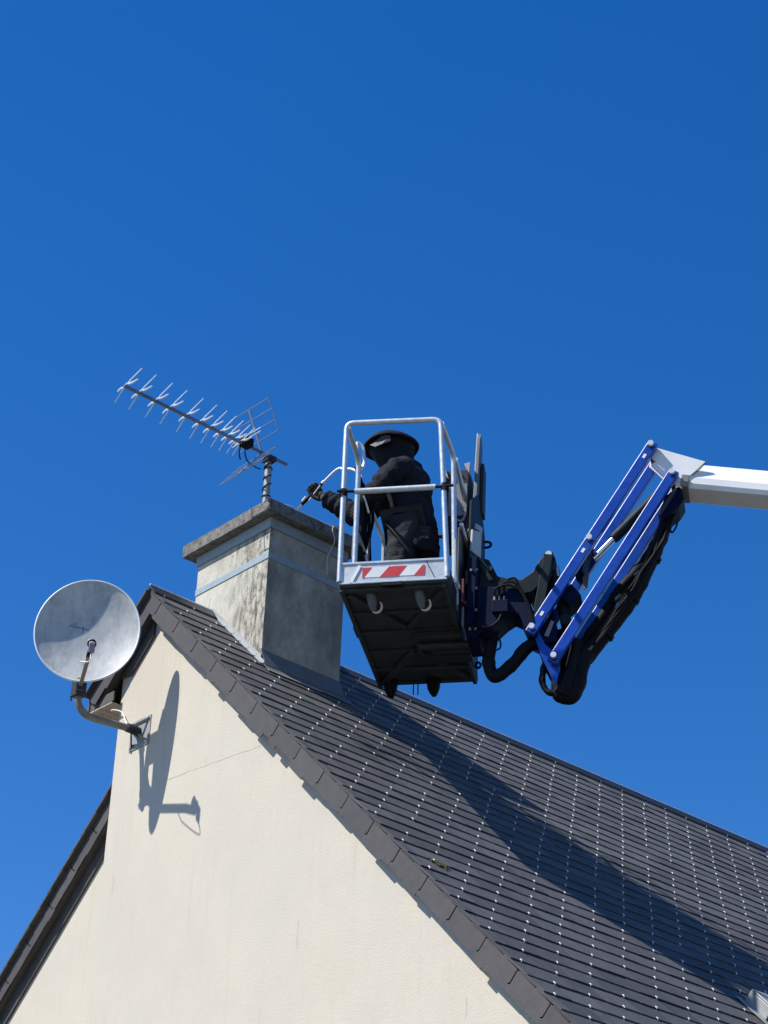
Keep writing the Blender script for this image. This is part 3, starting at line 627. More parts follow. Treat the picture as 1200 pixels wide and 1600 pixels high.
mb.tube(curve([B(.668,.22,.40), B(.67,.24,.22), B(.675,.26,.14), B(.685,.27,.10), B(.69,.24,.07), B(.678,.22,.10)]), .010, 8); mb.tube([B(.680,.26,.06), B(.682,.26,-.03)], .008, 8)
part('gate_chain', mb, zinc_w, lift, smooth=True)
# mid mast of the left side: control console
mb = MB(); mb.obox(B(-.055,.60,.46), BU*.055, BW*.16, BZ*.62); mb.obox(B(-.03,.60,.02), BU*.05, BW*.14, BZ*.45); part('console', mb, black_m, lift, 'black control console on the left rail', bevel=.008)
mb = MB(); mb.obox(B(-.058,.585,.52), BU*.030, BW*.012, BZ*.22); mb.obox(B(-.058,.585,.80), BU*.030, BW*.012, BZ*.16); part('console_panel', mb, mgrey, lift)
mb = MB(); mb.tube(curve([B(-.02,.40,1.08), B(.0,.52,1.02), B(.005,.66,.96), B(.02,.72,.80), B(.0,.70,.60)]), .012, 8); part('hose', mb, black_m, lift, smooth=True); mb = MB(); mb.tube(curve([B(.02,.76,1.05), B(.03,.78,.9), B(.01,.80,.78), B(.02,.8,.6)]), .010, 8); part('hose', mb, black_m, lift, smooth=True)
mb = MB(); mb.tube(curve([B(.055,.70,.50), B(.048,.70,.40), B(.055,.70,.30), B(.05,.7,.2)]), .008, 8); part('hose', mb, cable_w, lift, smooth=True); mb = MB(); mb.tube(curve([B(.0,.6,.98), B(.015,.62,.93), B(.03,.64,.87)]), .007, 8); part('hose', mb, cable_w, lift, smooth=True)
# right side: sheet panels, tilted plates and the machine box hung on it
mb = MB()
def apoly(a, pts, th): return [B(a, b, h) for b, h in pts], BU*th
p, d = apoly(.642, [(.46,.15),(.46,.62),(.82,.80),(1.0,1.0),(1.26,.86),(1.28,.15)], .010); mb.prism(p, d); part('side_panel', mb, panel_m, lift, 'dark sheet filling the right side of the basket', bevel=.002)
mb = MB(); p, d = apoly(.665, [(.80,.62),(.84,.80),(1.02,1.62),(1.07,1.69),(1.13,1.62),(1.12,1.30),(.98,.62)], .022); mb.prism(p, d); part('tilted_plate', mb, plate_m, lift, bevel=.002)
mb = MB(); p, d = apoly(.692, [(1.02,1.06),(1.04,1.44),(1.15,1.42),(1.14,1.06)], .020); mb.prism(p, d); part('tilted_plate', mb, dgrey, lift, bevel=.002)
mb = MB(); mb.beam(B(.660,1.075,1.70), B(.660,1.00,1.36), BW, .005, .004); mb.beam(B(.664,.80,.86), B(.664,.79,.66), BW, .012, .004); mb.beam(B(.664,.85,.96), B(.664,.83,.91), BW, .012, .004); part('plate_edge', mb, zinc_w, lift)
mb = MB(); mb.obox(B(.47,.92,.80), BU*.165, BW*.22, BZ*.53); part('control_box', mb, dgrey, lift, 'grey control box on the right rail', bevel=.01)
mb = MB(); mb.obox(B(.50,.905,.97), BU*.125, BW*.012, BZ*.24); part('control_face', mb, mgrey, lift, bevel=.003)
mb = MB(); mb.prism([B(.452,.90,1.31), B(.475,.90,1.34), B(.50,.90,1.25)], BW*.05); mb.prism([B(.53,.90,1.32), B(.545,.90,1.35), B(.58,.90,1.30)], BW*.05); mb.prism([B(.60,.90,1.36), B(.64,.90,1.37), B(.635,.90,1.29)], BW*.05); part('box_tab', mb, zinc_w, lift)
mb = MB(); mb.prism([B(.453,.90,1.30), B(.47,.90,1.29), B(.52,.90,.80), B(.50,.90,.80)], BW*.18); part('box_side', mb, black_m, lift)
mb = MB(); mb.tube(curve([B(.53,.89,1.0), B(.56,.885,.93), B(.60,.885,.92), B(.62,.885,.98), B(.60,.885,1.0)]), .008, 8); part('lever', mb, zinc, lift, smooth=True)
mb = MB(); p, d = apoly(.700, [(.585,.520),(.615,.690),(.985,.880),(.97,.680)], .014); mb.prism(p, d); part('access_flap', mb, lgrey, lift, 'pale square flap on the machine cover', bevel=.003)
mb = MB(); p, d = apoly(.682, [(.60,.40),(.66,.93),(.92,1.13),(1.16,1.05),(1.24,.98),(1.27,.74),(1.10,.52),(.84,.36)], .016); mb.prism(p, d); part('machine_cover', mb, knuck_m, lift, bevel=.003)
mb = MB(); p, d = apoly(.700, [(.72,.76),(.76,.82),(1.03,.94),(1.03,.90)], .012); mb.prism(p, d); part('cover_edge', mb, zinc_w, lift)
mb = MB(); c = B(.685, 1.24, .93); mb.tube([c + BU*(.024+.030*math.cos(t*math.pi/10)) + BZ*.022*math.sin(t*math.pi/10) for t in range(20)], .009, 8, closed=True); part('grab_ring', mb, navy_m, lift, smooth=True)
mb = MB(); mb.obox(B(.672,.47,.10), BU*.012, BW*.22, BZ*.16); part('red_label', mb, mat('dull_red', (.16,.015,.02), .6), lift)
mb = MB(); mb.obox(B(.676,.58,.28), BU*.07, BW*.12, BZ*.10); part('grey_bracket', mb, mgrey, lift, bevel=.004)
mb = MB(); mb.obox(B(.672,.50,-.05), BU*.012, BW*.12, BZ*.13); mb.tube([B(.69,.52,.12), B(.70,.60,.10)], .008, 8); part('grey_bracket', mb, mgrey, lift)
# mount, rotator and the knuckle
bm = .62
mb = MB(); mb.obox(B(.70,.50,-.13), BU*.075, BW*.28, BZ*.56); part('mount_plate', mb, navy_m, lift, bevel=.006)
mb = MB(); mb.tube([B(.80,bm,-.10), B(.80,bm,-.05), B(.80,bm,.25), B(.80,bm,.30)], [.06,.085,.085,.06], 20); part('rotator', mb, navy_m, lift, smooth=True)
mb = MB(); mb.prism([B(a,.53,h) for a, h in [(.74,.39),(.80,.43),(.83,.42),(.885,.30),(.96,.275),(1.03,.265),(1.10,.315),(1.15,.40),(1.19,.46),(1.225,.455),(1.245,.40),(1.225,.345),(1.19,.31),(1.15,.225),(1.10,.175),(1.04,.165),(.96,.13),(.75,.12)]], BW*.16); part('upper_knuckle', mb, knuck_m, lift, bevel=.006)
mb = MB(); mb.prism([B(a,.50,h) for a, h in [(.74,.22),(1.03,.20),(1.07,.10),(1.105,-.02),(1.15,-.06),(1.125,-.14),(1.06,-.08),(1.025,.01),(.98,.035),(.93,.0),(.86,-.07),(.74,-.13)]], BW*.22); part('lower_knuckle', mb, navy_m, lift, bevel=.008)
mb = MB(); mb.beam(B(1.205,.52,.42), B(1.135,.52,-.02), BW, .020, .030); mb.beam(B(1.225,.72,.42), B(1.155,.72,-.02), BW, .020, .030); part('link', mb, knuck_m, lift, bevel=.004)
mb = MB(); mb.obox(B(.95,.60,.25), BU*.11, BW*.10, BZ*.05); part('grey_bracket', mb, black_m, lift)
mb = MB(); mb.prism([B(1.055,.60,.30), B(1.085,.60,.25), B(1.055,.60,.25)], BW*.05); part('cover_edge', mb, zinc_w, lift)
mb = MB(); mb.tube(curve([B(1.06,.56,.165), B(1.09,.56,.13), B(1.12,.56,.06), B(1.125,.56,-.01)]), .009, 8); part('hose', mb, black_m, lift, smooth=True); mb = MB(); mb.tube(curve([B(1.04,.54,.155), B(1.075,.54,.11), B(1.10,.54,.04), B(1.105,.54,-.03)]), .009, 8); part('hose', mb, black_m, lift, smooth=True)
for k, (a, h) in enumerate(((.76,.33),(.76,.20),(.76,.05),(.76,-.08),(.725,.33),(.725,-.08))):
    mb = MB(); mb.tube([B(a,.502,h), B(a,.488,h)], .009, 6); part('bolt', mb, mgrey, lift)
mb = MB(); mb.obox(B(.86,.475,.02), BU*.10, BW*.04, BZ*.085); part('valve_block', mb, navy_m, lift, bevel=.004)
for k, (a, h) in enumerate(((.875,.105),(.905,.105),(.935,.105))):
    mb = MB(); mb.tube([B(a,.495,h), B(a,.495,h+.028)], .009, 8); part('fitting', mb, mgrey if k == 0 else dgrey, lift, smooth=True)
for k in range(3):
    mb = MB(); o_ = k*.022; mb.tube(curve([B(.875+.03*k,.495,.13), B(.88+.03*k,.48,.18+o_), B(.96+.02*k,.47,.20+o_), B(1.03,.48,.16+o_*.6), B(1.08,.49,.06+o_*.5), B(1.10+o_*.4,.50,-.05)]), .0075, 8); part('hydraulic_hose', mb, black_m, lift, smooth=True)
mb = MB(); mb.tube(curve([B(.75,.49,-.02), B(.79,.46,-.08), B(.85,.46,-.09), B(.90,.48,-.04), B(.92,.49,.02)]), .008, 8); part('hydraulic_hose', mb, black_m, lift, smooth=True)
mb = MB(); mb.prism([B(.78,.495,.36), B(.80,.495,.37), B(.86,.495,.26), B(.84,.495,.25)], BW*.012); part('stiffener', mb, knuck_m, lift)
for (a, h) in ((1.205,.425), (.835,.345), (1.0,.215)):
    mb = MB(); mb.tube([B(a,.525,h), B(a,.505,h)], .020, 10); part('pin_head', mb, bolt_m if a > 1.1 else dgrey, lift)
# blue jib: two pairs of parallel arms
U1, U2, L1, L2 = (1.853,1.159), (1.106,-.094), (1.979,.943), (1.239,-.296)
bn, bf = .52, .75
def jp(q, b): return B(q[0], b, q[1])
def ext(p, q, e): # extend ends a little
    v = Vector((q[0]-p[0], q[1]-p[1])); v.normalize(); return (p[0]-v.x*e, p[1]-v.y*e), (q[0]+v.x*e, q[1]+v.y*e)
for p_, q_ in ((U1, U2), (L1, L2)):
    a_, c_ = ext(p_, q_, .03)
    for b0 in (bn, bf):
        mb = MB(); mb.beam(jp(a_, b0), jp(c_, b0), BW, .022, .033); part('jib_arm', mb, blue_m, lift, bevel=.005)
for i, (q, o) in enumerate(((U1, .03), (L1, .03), (U2, .03), (L2, .03), ((1.46,.505), .02))):
    mb = MB(); mb.tube([jp(q, bn-.045), jp(q, bf+.04)], .016, 12); part('pin', mb, dgrey, lift, smooth=True)
    mb = MB(); mb.tube([jp(q, bn-.062), jp(q, bn-.040)], .019, 8); part('pin_head', mb, bolt_m, lift)
for q in ((1.81,1.085), (1.42,.43), (1.165,.005)):
    mb = MB(); c = jp(q, bn-.0235); t = (jp(U1, 0)-jp(U2, 0)).normalized(); n_ = t.cross(BW); mb.obox(c - t*.016 - n_*.009, t*.032, n_*.018, -BW*.001); part('white_sticker', mb, wplain, lift)
# jib cylinder, its rod and the smaller knuckle cylinder
c1, c2, c3 = B(1.93,.635,.93), B(1.595,.635,.575), B(1.47,.635,.44)
mb = MB(); mb.tube([c1, c1.lerp(c2,.03), c2.lerp(c1,.03), c2], [.030,.034,.034,.030], 16); part('lift_cylinder', mb, knuck_m, lift, smooth=True)
mb = MB(); mb.tube([c2, c3], .019, 14); part('cylinder_rod', mb, rod_m, lift, smooth=True)
mb = MB(); mb.tube([B(1.30,.635,.0), B(1.27,.635,.17), B(1.262,.635,.22)], [.036,.036,.03], 14); part('lift_cylinder', mb, knuck_m, lift, smooth=True)
mb = MB(); mb.tube([B(1.262,.635,.2), B(1.24,.635,.40)], .017, 12); part('cylinder_rod', mb, rod_m, lift, smooth=True)
mb = MB(); mb.tube([B(1.30,.56,-.01), B(1.30,.70,-.01)], .034, 14); part('pivot', mb, knuck_m, lift, smooth=True); mb = MB(); mb.tube([B(1.245,.58,.30), B(1.235,.60,.22)], .030, 12); part('pivot', mb, knuck_m, lift, smooth=True)
mb = MB(); mb.beam(B(1.44,.64,.53), B(1.38,.64,.34), BW, .09, .03); mb.beam(B(1.30,.64,.20), B(1.36,.64,.12), BW, .09, .05); part('cross_brace', mb, navy_m, lift, bevel=.004)
mb = MB(); mb.prism([B(1.40,.655,.33), B(1.44,.655,.36), B(1.43,.655,.26), B(1.405,.655,.24)], BW*.01); part('brown_patch', mb, mat('dull_brown', (.16,.12,.09), .7), lift)
# foot plates that tie the arms together at the bottom and at the head
mb = MB(); mb.prism([B(a,bn+.028,h) for a, h in [(1.095,-.06),(1.13,-.06),(1.18,-.18),(1.26,-.26),(1.27,-.34),(1.25,-.45),(1.235,-.44),(1.16,-.27)]], BW*.014); part('foot_plate', mb, blue_m, lift, bevel=.003)
mb = MB(); mb.prism([B(a,bf-.042,h) for a, h in [(1.095,-.06),(1.14,-.04),(1.29,.02),(1.33,-.03),(1.30,-.25),(1.26,-.34),(1.25,-.45),(1.235,-.44),(1.16,-.27)]], BW*.014); part('foot_plate', mb, navy_m, lift, bevel=.003)
mb = MB(); mb.obox(B(1.15,.56,-.16), BU*.10, BW*.15, BZ*.12); mb.obox(B(1.20,.57,-.30), BU*.06, BW*.13, BZ*.12); part('foot_block', mb, navy_m, lift, bevel=.006)
mb = MB(); mb.prism([B(1.175,.545,-.12), B(1.215,.545,-.02), B(1.235,.545,-.03), B(1.20,.545,-.13)], BW*.01); part('grey_bracket', mb, mgrey, lift)
for b0 in (bn+.026, bf-.044):
    mb = MB(); mb.prism([B(a,b0,h) for a, h in [(1.84,1.18),(1.90,1.165),(2.19,1.046),(2.035,.895),(2.035,.86),(1.965,.92),(1.93,1.01),(1.87,1.08),(1.825,1.13)]], BW*.014); part('head_plate', mb, white_m, lift, bevel=.003)
# telescopic white boom, running down out of the picture towards its vehicle
d0, d1 = Vector((2.10, .97)), Vector((2.562, .888)); tv = (d1-d0).normalized(); nv = Vector((-tv.y, tv.x))
def boom_sec(a0, a1, w0, w1, up, dn, mi=0):
    q = []; 
    for s in (a0, a1):
        c = Vector((2.04, .965)) + tv*s
        for (bb, hh) in ((w0, -dn), (w1, -dn), (w1+.012, -dn+.03), (w1+.012, -.01), (w1-.045, up), (w0+.045, up), (w0-.012, -.01), (w0-.012, -dn+.03)):
            p2 = c + nv*hh; q.append(B(p2.x, bb, p2.y))
    n = 8; f = [(i, (i+1) % n, (i+1) % n+n, i+n) for i in range(n)] + [tuple(range(n-1,-1,-1)), tuple(range(n, 2*n))]
    return MB().add(q, f)
part('boom', boom_sec(.02, 3.4, .566, .745, .118, .085), white_m, lift, bevel=.004)
part('boom', boom_sec(3.3, 6.5, .52, .77, .125, .115), white_m, lift, bevel=.004)
part('boom_lip', boom_sec(.0, .05, .54, .75, -.07, .089), mgrey, lift, bevel=.003)
mb = MB(); mb.prism([B(a,.57,h) for a, h in [(1.93,.83),(2.02,.90),(2.045,.80),(2.01,.74),(1.96,.70),(1.91,.66),(1.88,.70)]], BW*.17); part('head_block', mb, navy_m, lift, bevel=.006)
mb = MB(); mb.beam(B(1.86,.56,1.06), B(1.95,.56,.95), BW, .01, .016); part('head_edge', mb, white_m, lift)
# seam on the boom side
mb = MB(); mb.tube([B(2.19,.549,1.042), B(2.14,.549,.985), B(2.06,.549,.935), B(2.05,.549,.90)], .0035, 6); part('weld_seam', mb, dgrey, lift)
# hoses: thick sleeved bundle under the jib and the loop below the basket
def lumpy(path, r, amp=.10, seed=0, n=12, name='hose_sleeve', m=black_m):
    P = curve(path, 10); rs = random.Random(seed)
    rr = [r*(1+1.6*amp*noise.noise(Vector((i*.27, seed*3.1, 0)))+rs.uniform(-amp, amp)*.25) if not isinstance(r, list) else r[min(len(r)-1, int(i/len(P)*len(r)))]*(1+rs.uniform(-amp, amp)) for i in range(len(P))]
    q = MB().tube(P, rr, n); return part(name, q, m, lift, smooth=True)
lumpy([B(1.98,.66,.80), B(1.93,.66,.70), B(1.87,.66,.52), B(1.80,.66,.36), B(1.73,.66,.20), B(1.61,.66,.02), B(1.50,.66,-.13), B(1.42,.66,-.24)], .042, .12, 1)
lumpy([B(1.93,.70,.74), B(1.84,.70,.54), B(1.74,.70,.38), B(1.62,.70,.24), B(1.54,.70,.10), B(1.42,.70,-.08), B(1.35,.68,-.22)], .034, .16, 2)
lumpy([B(1.42,.64,-.20), B(1.385,.64,-.28), B(1.36,.64,-.40), B(1.325,.64,-.48), B(1.27,.64,-.47), B(1.26,.64,-.36)], .058, .06, 3)
lumpy([B(1.36,.60,-.14), B(1.34,.60,-.30), B(1.30,.60,-.44), B(1.27,.60,-.50)], .045, .06, 4)
lumpy([B(1.27,.62,-.485), B(1.19,.62,-.465), B(1.155,.62,-.40), B(1.16,.62,-.33), B(1.18,.60,-.26)], .021, .14, 5)
lumpy([B(.86,bm,.0), B(.84,bm,-.12), B(.825,bm,-.24), B(.85,bm,-.335), B(.89,bm,-.34), B(.94,bm,-.30), B(.99,bm,-.25), B(1.05,bm,-.17), B(1.12,bm,-.13), B(1.2,bm,-.14)], .040, .08, 6)
for k in range(4):
    q_ = [B(1.96,.62,.74), B(1.88,.61,.52), B(1.79,.61,.33), B(1.68,.61,.15), B(1.56,.61,-.03), B(1.45,.61,-.18), B(1.39,.60,-.27), B(1.36,.59,-.38)]
    q_ = [c + BU*(.026*math.sin(i*1.3+k*1.6)) + BZ*(.020*math.cos(i*1.1+k*1.9)) for i, c in enumerate(q_)]
    mb = MB(); mb.tube(curve(q_, 8), .0125, 8); part('hydraulic_hose', mb, black_m, lift, smooth=True)
for k, c in enumerate((B(1.84,.66,.44), B(1.70,.66,.16), B(1.54,.66,-.08))):
    t_ = (B(1.86,.66,.50)-B(1.50,.66,-.13)).normalized(); mb = MB(); mb.tube([c - t_*.012, c + t_*.012], .052, 14); part('hose_strap', mb, black_m, lift)
mb = MB(); mb.tube(curve([B(.875,.56,-.12), B(.90,.56,-.13), B(.905,.56,-.18), B(.88,.56,-.20)]), .006, 6); part('hose', mb, black_m, lift, smooth=True)
for a, h in ((1.78,.36),(1.72,.30),(1.66,.17),(1.60,.14)):
    mb = MB(); mb.obox(B(a,.625,h), BU*.035+BZ*.03, BW*.02, BZ*.018); part('hose_clip', mb, mgrey, lift, bevel=.002)
mb = MB(); mb.tube(curve([B(2.0,.60,.66), B(1.985,.60,.61), B(1.96,.60,.58), B(1.95,.60,.63), B(1.97,.6,.68)]), .006, 6); part('hose', mb, black_m, lift, smooth=True)

# ---------------------------------------------------------------- person
def skin_obj(name, verts, edges, radii, m, parent, sub=2, root=0, disp=0.0, dscale=.08, label=None, keep=False):
    org = ORG[parent.name]
    me = bpy.data.meshes.new(name); me.from_pydata([tuple(Vector(v)-org) for v in verts], edges, [])
    o = bpy.data.objects.new(name, me); COL.objects.link(o)
    sk = o.modifiers.new('skin', 'SKIN'); sk.use_smooth_shade = True; sk.branch_smoothing = .6
    if not me.skin_vertices: me.skin_vertices.new()
    for i, r in enumerate(radii):
        rr = r if isinstance(r, tuple) else (r, r); me.skin_vertices[0].data[i].radius = rr
        me.skin_vertices[0].data[i].use_root = (i == root)
    sb_ = o.modifiers.new('sub', 'SUBSURF'); sb_.levels = sub; sb_.render_levels = sub
    dg = bpy.context.evaluated_depsgraph_get(); ev = o.evaluated_get(dg); nm = bpy.data.meshes.new_from_object(ev)
    o.modifiers.clear(); o.data = nm; nm.materials.clear(); nm.materials.append(m)
    if disp:
        no = [v.normal.copy() for v in nm.vertices]
        for v, q in zip(nm.vertices, no):
            P = v.co; f = noise.noise(Vector((P.x/dscale, P.y/dscale, P.z/dscale*1.6))) + .5*noise.noise(P/dscale*2.3)
            f2 = abs(noise.noise(Vector((P.x*6, P.y*6, P.z*22))))
            v.co = P + q*(disp*(f - .9*f2))
    nm.polygons.foreach_set('use_smooth', [True]*len(nm.polygons))
    o.parent = parent; ORG[o.name] = org
    if label: o['label'] = label
    return o
man = thing('person', B(.27,.80,.02), 'worker in black clothing and a wide veiled hat leaning from the basket to the chimney', 'person')
pel, bel, che, nek, hd0, hd1 = B(.31,.80,.86), B(.31,.80,1.00), B(.27,.80,1.17), B(.20,.81,1.30), B(.155,.82,1.38), B(.12,.82,1.47)
shL, shR = B(.235,.665,1.215), B(.20,.955,1.25)
elL, wrL = B(.095,.60,1.02), B(-.03,.72,.96)
elR, wrR = B(-.12,.99,1.075), B(-.335,1.01,1.215)
hipL, hipR = B(.30,.70,.80), B(.30,.90,.80); knL, knR = B(.24,.70,.46), B(.26,.91,.47); anL, anR = B(.27,.70,.09), B(.30,.90,.09); toL, toR = B(.14,.68,.045), B(.17,.90,.045)
haR = wrR + (B(-.42,1.02,1.285) - wrR)*.55; haL = wrL + Vector((-.05, 0, -.02))
V = [pel, bel, che, nek, hd0, hd1, shL, elL, wrL, shR, elR, wrR, hipL, knL, anL, hipR, knR, anR, toL, toR, haL]
Ed = [(0,1),(1,2),(2,3),(3,4),(4,5),(2,6),(6,7),(7,8),(2,9),(9,10),(10,11),(0,12),(12,13),(13,14),(0,15),(15,16),(16,17),(14,18),(17,19),(8,20)]
Rd = [.125,.12,.135,.062,.082,.092,.065,.045,.032,.065,.045,.032,.085,.058,.04,.085,.058,.04,.035,.035,.03]
Rd = [r*.9 if 0 < i < 3 else r for i, r in enumerate(Rd)]
body = skin_obj('body', V, Ed, Rd, skin_m, man, disp=0)
body.data.materials.append(cloth); zc = (nek - ORG[man.name]).z + .01
for pl in body.data.polygons: pl.material_index = 1 if pl.center.z < zc else 0
# face (under the veil): eyes, nose, mouth, ears
fd = (-BU*.9 - BZ*.35).normalized(); sdv = BW; upv = sdv.cross(fd).normalized()
if upv.z < 0: upv = -upv
hc = hd0.lerp(hd1, .6)
mb = MB()
mb.ball(hc + fd*.088 - upv*.012, .014, (1.1,1.0,1.5), 10, 8)
for s_ in (-1, 1): mb.ball(hc + sdv*s_*.082 - upv*.01, .02, (.8,.6,1.3), 8, 6)
part('nose_and_ears', mb, skin_m, man, smooth=True)
mb = MB()
for s_ in (-1, 1): mb.ball(hc + fd*.078 + sdv*s_*.032 + upv*.015, .011, n=8, m=6)
part('eyes', mb, wplain, man, smooth=True)
mb = MB(); mb.tube([hc + fd*.080 - upv*.045 + sdv*-.022, hc + fd*.086 - upv*.045, hc + fd*.080 - upv*.045 + sdv*.022], .005, 6); part('mouth', mb, mat('lips', (.35,.12,.1), .5), man, smooth=True)
# clothing
def loft(rings, n=56, fold=.020, seed=0):
    q = MB(); vs = []; fs = []
    P = curve([B(a, b, h) for a, b, h, ra, rb in rings], 5); m = len(P)
    for i, c in enumerate(P):
        t = min(i/5, len(rings)-1.0001); k = int(t); f = t-k; f = f*f*(3-2*f); ra = rings[k][3]*(1-f)+rings[k+1][3]*f; rb = rings[k][4]*(1-f)+rings[k+1][4]*f
        for j in range(n):
            g = 2*math.pi*j/n; p2 = c + BU*ra*math.cos(g) + BW*rb*math.sin(g)
            d = (p2-c).normalized(); w_ = noise.noise(Vector((p2.x*7, p2.y*7, p2.z*13+seed))) + .6*noise.noise(Vector((p2.x*16, p2.y*16, p2.z*26+seed)))
            vs.append(p2 + d*fold*w_)
    for i in range(m-1):
        for j in range(n): fs.append((i*n+j, (i+1)*n+j, (i+1)*n+(j+1) % n, i*n+(j+1) % n))
    fs += [tuple(range(n)), tuple(range(m*n-1, (m-1)*n-1, -1))]
    return q.add(vs, fs)
def sleeve(q, pts, radii, n=26, fold=.013):
    P = curve(pts, 9); m = len(P); up = None; vs = []; fs = []
    for i, c in enumerate(P):
        t = (P[min(i+1, m-1)]-P[max(i-1, 0)]).normalized(); up = up or t.orthogonal().normalized(); up = (up-t*up.dot(t)).normalized(); sd_ = t.cross(up)
        u_ = min(i/9, len(radii)-1.0001); k = int(u_); r = radii[k]*(1-u_+k)+radii[k+1]*(u_-k)
        for j in range(n):
            g = 2*math.pi*j/n; d = up*math.cos(g)+sd_*math.sin(g); p2 = c + d*r
            w_ = math.sin(i*1.15 + 2.2*noise.noise(p2*8)) * .6 + noise.noise(p2*14)
            vs.append(p2 + d*fold*w_)
    for i in range(m-1):
        for j in range(n): fs.append((i*n+j, i*n+(j+1) % n, (i+1)*n+(j+1) % n, (i+1)*n+j))
    fs += [tuple(range(n-1, -1, -1)), tuple(range((m-1)*n, m*n))]
    q.add(vs, fs)
jq = loft([(.350,.80,.60,.120,.155), (.335,.80,.72,.135,.165), (.310,.80,.86,.140,.170), (.280,.80,1.0,.140,.172), (.262,.80,1.10,.146,.176), (.250,.80,1.19,.142,.180), (.225,.805,1.27,.118,.160), (.190,.81,1.345,.075,.09)])
sleeve(jq, [B(.24,.73,1.19), shL, B(.155,.61,1.11), elL, wrL], [.075, .082, .078, .070, .056])
sleeve(jq, [B(.22,.88,1.24), shR, B(.04,.985,1.15), elR, elR.lerp(wrR,.55), wrR], [.09, .088, .078, .080, .070, .055])
part('jacket', jq, cloth, man, 'loose black hooded work jacket', smooth=True, sharp=75)
Vt = [B(.29,.80,.84), B(.27,.715,.78), B(.215,.70,.46), B(.24,.70,.10), B(.28,.89,.78), B(.25,.91,.46), B(.28,.90,.10)]
skin_obj('trousers', Vt, [(0,1),(1,2),(2,3),(0,4),(4,5),(5,6)], [.150,.120,.098,.075,.118,.098,.075], cloth2, man, sub=3, disp=.014, dscale=.07, label='charcoal work trousers with side pockets')
for (an, to) in ((anL, toL), (anR, toR)):
    skin_obj('boot', [an+BZ*.08, an-BZ*.01, an+BU*.02-BZ*.03, to], [(0,1),(1,2),(1,3)], [.055,.055,.045,.043], black_m, man, sub=2)
mb = MB(); mb.obox(B(.36,.645,.66), BU*.07-BZ*.005, BW*.02, BZ*.085); mb.obox(B(.355,.640,.735), BU*.08-BZ*.005, BW*.02, BZ*.020); part('pocket', mb, cloth2, man, bevel=.008)
mb = MB(); mb.tube(curve([B(.14,.64,.80), B(.22,.60,.68), B(.30,.595,.56), B(.36,.62,.48)]), .012, 8); part('lanyard', mb, black_m, man)
# hat: flat wide brim seen from below, shallow crown, veil to the shoulders
hx = (BU*.97 + BZ*.075).normalized(); hz = (BZ - hx*BZ.dot(hx)).normalized(); hy = hz.cross(hx)
HC = B(.122,.80,1.475)
vs = []; fs = []; n = 40
rings = [(0.0,.072),(.05,.069),(.09,.058),(.125,.041),(.155,.020),(.178,-.002),(.190,-.022),(.189,-.029),(.180,-.028),(.12,-.006),(.0,.004)]
for r_, z_ in rings:
    for k in range(n):
        a = 2*math.pi*k/n; wv = .007*math.sin(3*a+.6)*(r_/.18)**2; vs.append(HC + hx*(r_*math.cos(a)) + hy*(r_*math.sin(a)) + hz*(z_+wv))
for i in range(len(rings)-1):
    for k in range(n): fs.append((i*n+k, (i+1)*n+k, (i+1)*n+(k+1)%n, i*n+(k+1)%n))
part('hat', MB().add(vs, fs), veil_m, man, 'black wide-brimmed protective hat', smooth=True, sharp=60)
vs = []; fs = []; m_ = 12
bot = B(.195,.80,1.235)
for i in range(m_+1):
    t = i/m_
    c = (HC - hz*.02).lerp(bot, t); r0 = .155*(1-t)**1.6 + .112*t + .010*math.sin(math.pi*t)
    for k in range(n):
        a = 2*math.pi*k/n; P = c + hx*(r0*math.cos(a)) + hy*(r0*math.sin(a)*.95) - BZ*(.012*math.cos(a)*t)
        dsp = .012*noise.noise(P*9) + .010*abs(math.sin(a*4.5+t*3))*t; vs.append(P + (P-c).normalized()*dsp)
for i in range(m_):
    for k in range(n): fs.append((i*n+k, i*n+(k+1)%n, (i+1)*n+(k+1)%n, (i+1)*n+k))
part('veil', MB().add(vs, fs), veil_m, man, smooth=True, sharp=80)
mb = MB(); mb.prism([B(.01,.665,1.40), B(.10,.63,1.445), B(.15,.625,1.44), B(.155,.63,1.40), B(.10,.635,1.385), B(.05,.65,1.375)], -BW*.004); part('veil_window', mb, mat('veil_patch', (.022,.024,.028), .6, var=.4, scale=20), man, 'lighter patch of the veil')
# gloved hands: palm block plus separate bent fingers round the lance
def hand(name, wr, palm_c, grip_dir, out_dir, thumb_side, hd_r, lab=None):
    """palm between wrist and knuckles; four fingers curl round the grip axis, the thumb closes from the side"""
    g_ = Vector(grip_dir).normalized(); ax = (palm_c - wr).normalized(); pn = Vector(out_dir).normalized()
    verts = [wr, wr.lerp(palm_c, .55), palm_c]; ed = [(0,1),(1,2)]; rd = [.034, (.040,.030), (.044,.028)]
    o = skin_obj(name, verts, ed, rd, glove_m, man, sub=2, label=lab)
    lens = (1.0, 1.08, 1.0, .82)
    for k in range(4):
        off = g_*((k-1.5)*.0215); b0 = palm_c + off*.95 + ax*.012
        f1 = b0 + ax*.034*lens[k] + pn*.010; f2 = f1 + ax*.010 + pn*.030*lens[k]; f3 = f2 - ax*.022*lens[k] + pn*.010; f4 = f3 - ax*.020*lens[k] - pn*.008
        skin_obj('finger', [palm_c + off*.8, b0, f1, f2, f3, f4], [(0,1),(1,2),(2,3),(3,4),(4,5)], [.0125,.0125,.0118,.0112,.0105,.0092], glove_m, o, sub=2)
    t0 = wr.lerp(palm_c, .55) + g_*thumb_side*.030; t1 = t0 + ax*.028 + pn*.022 + g_*thumb_side*.016; t2 = t1 + ax*.022 + pn*.024; t3 = t2 + ax*.012 + pn*.018 - g_*thumb_side*.012
    skin_obj('thumb', [wr.lerp(palm_c,.45), t0, t1, t2, t3], [(0,1),(1,2),(2,3),(3,4)], [.018,.018,.0145,.0125,.0105], glove_m, o, sub=2)
    return o
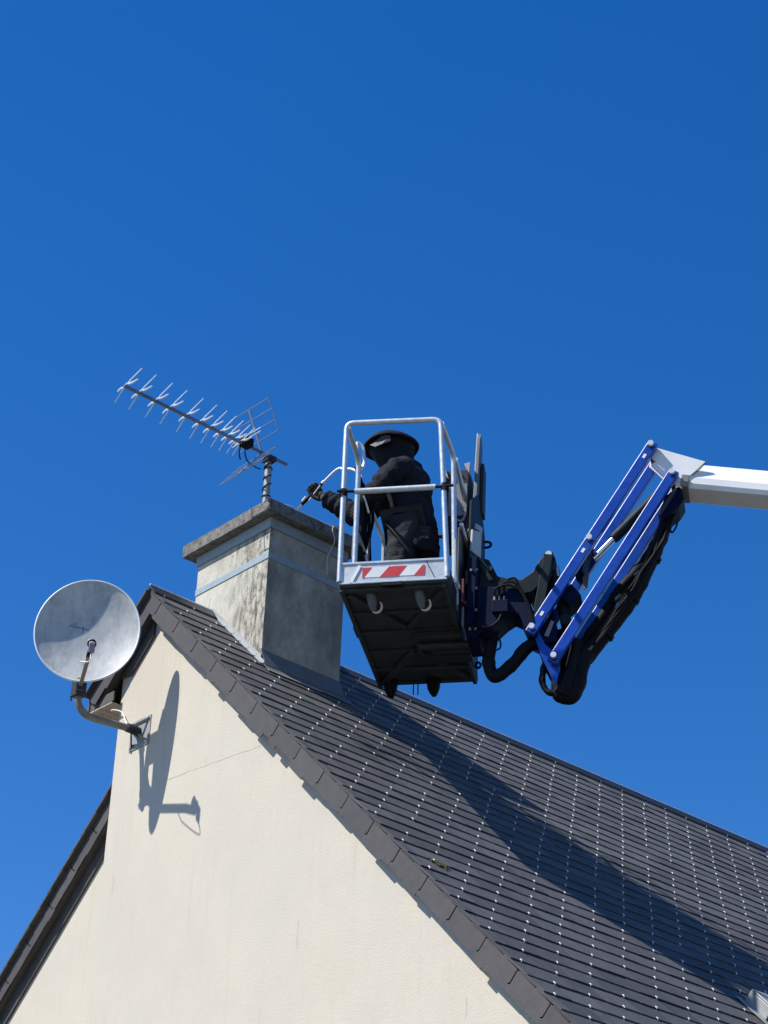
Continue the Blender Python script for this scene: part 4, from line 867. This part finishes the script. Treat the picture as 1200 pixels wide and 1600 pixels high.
tip, l2, l3, h1, h2 = B(-.559,1.06,1.168), B(-.505,1.04,1.225), B(-.359,1.0,1.351), B(-.292,.98,1.409), B(-.221,.95,1.406)
gd = (l3 - tip).normalized()
pc = B(-.395,1.015,1.262)
od = (-F_).cross(gd).normalized()
if od.dot(-BU) < 0: od = -od
hR = hand('glove', wrR, pc, gd, (od*.55 + Vector((0,0,.35)) - F_*.0).normalized(), -1, .03, 'dark glove gripping the lance')
mb = MB(); mb.ball(wrR.lerp(pc, .45) - F_*.016, .026, (.9,.9,1.2), 12, 8); part('glove_palm', mb, glove_p, man, smooth=True)
hand('glove', wrL, wrL + Vector((-.055, -.01, .0)), (0,0,1), (0,1,0), 1, .03, 'dark glove holding the rail')
mb = MB(); mb.tube([wrR.lerp(elR,.02), wrR.lerp(elR,.16)], [.060,.064], 16); part('cuff', mb, cloth, man, smooth=True)

# ---------------------------------------------------------------- lance held by the person
lan = thing('spray_lance', tip, 'slim white spray lance with its hose in the gloved hand at the chimney cap', 'spray lance')
g2 = tip.lerp(l3, .36); g3 = tip.lerp(l3, .92)
mb = MB(); mb.tube([tip, tip.lerp(l3,.03), tip.lerp(l3,.05), tip.lerp(l3,.22)], [.013,.014,.011,.010], 10); part('nozzle', mb, wplain, lan, smooth=True)
mb = MB(); mb.tube([tip.lerp(l3,.21), tip.lerp(l3,.26), g2, g3], [.011,.011,.012,.011], 10); part('handle', mb, black_m, lan, smooth=True)
mb = MB(); o_ = -F_*.016 + od*.004; mb.tube([tip.lerp(l3,.27)+o_*.6+od*.012, tip.lerp(l3,.42)+od*.014+o_*.6], .0075, 8); mb.tube([tip.lerp(l3,.40)+o_*1.1-od*.02, tip.lerp(l3,.86)+o_*1.3-od*.004], .0045, 8); part('trigger_rod', mb, wplain, lan, smooth=True)
mb = MB(); mb.tube([g3, l3], .013, 10); mb.tube(curve([l3, h1, B(-.25,.965,1.424), h2, B(-.15,.92,1.38), B(-.08,.85,1.28), B(-.065,.80,1.10), B(-.05,.74,.80), B(.03,.70,.50), B(.06,.72,.10)]), .0085, 10); part('hose', mb, wplain, lan, smooth=True)
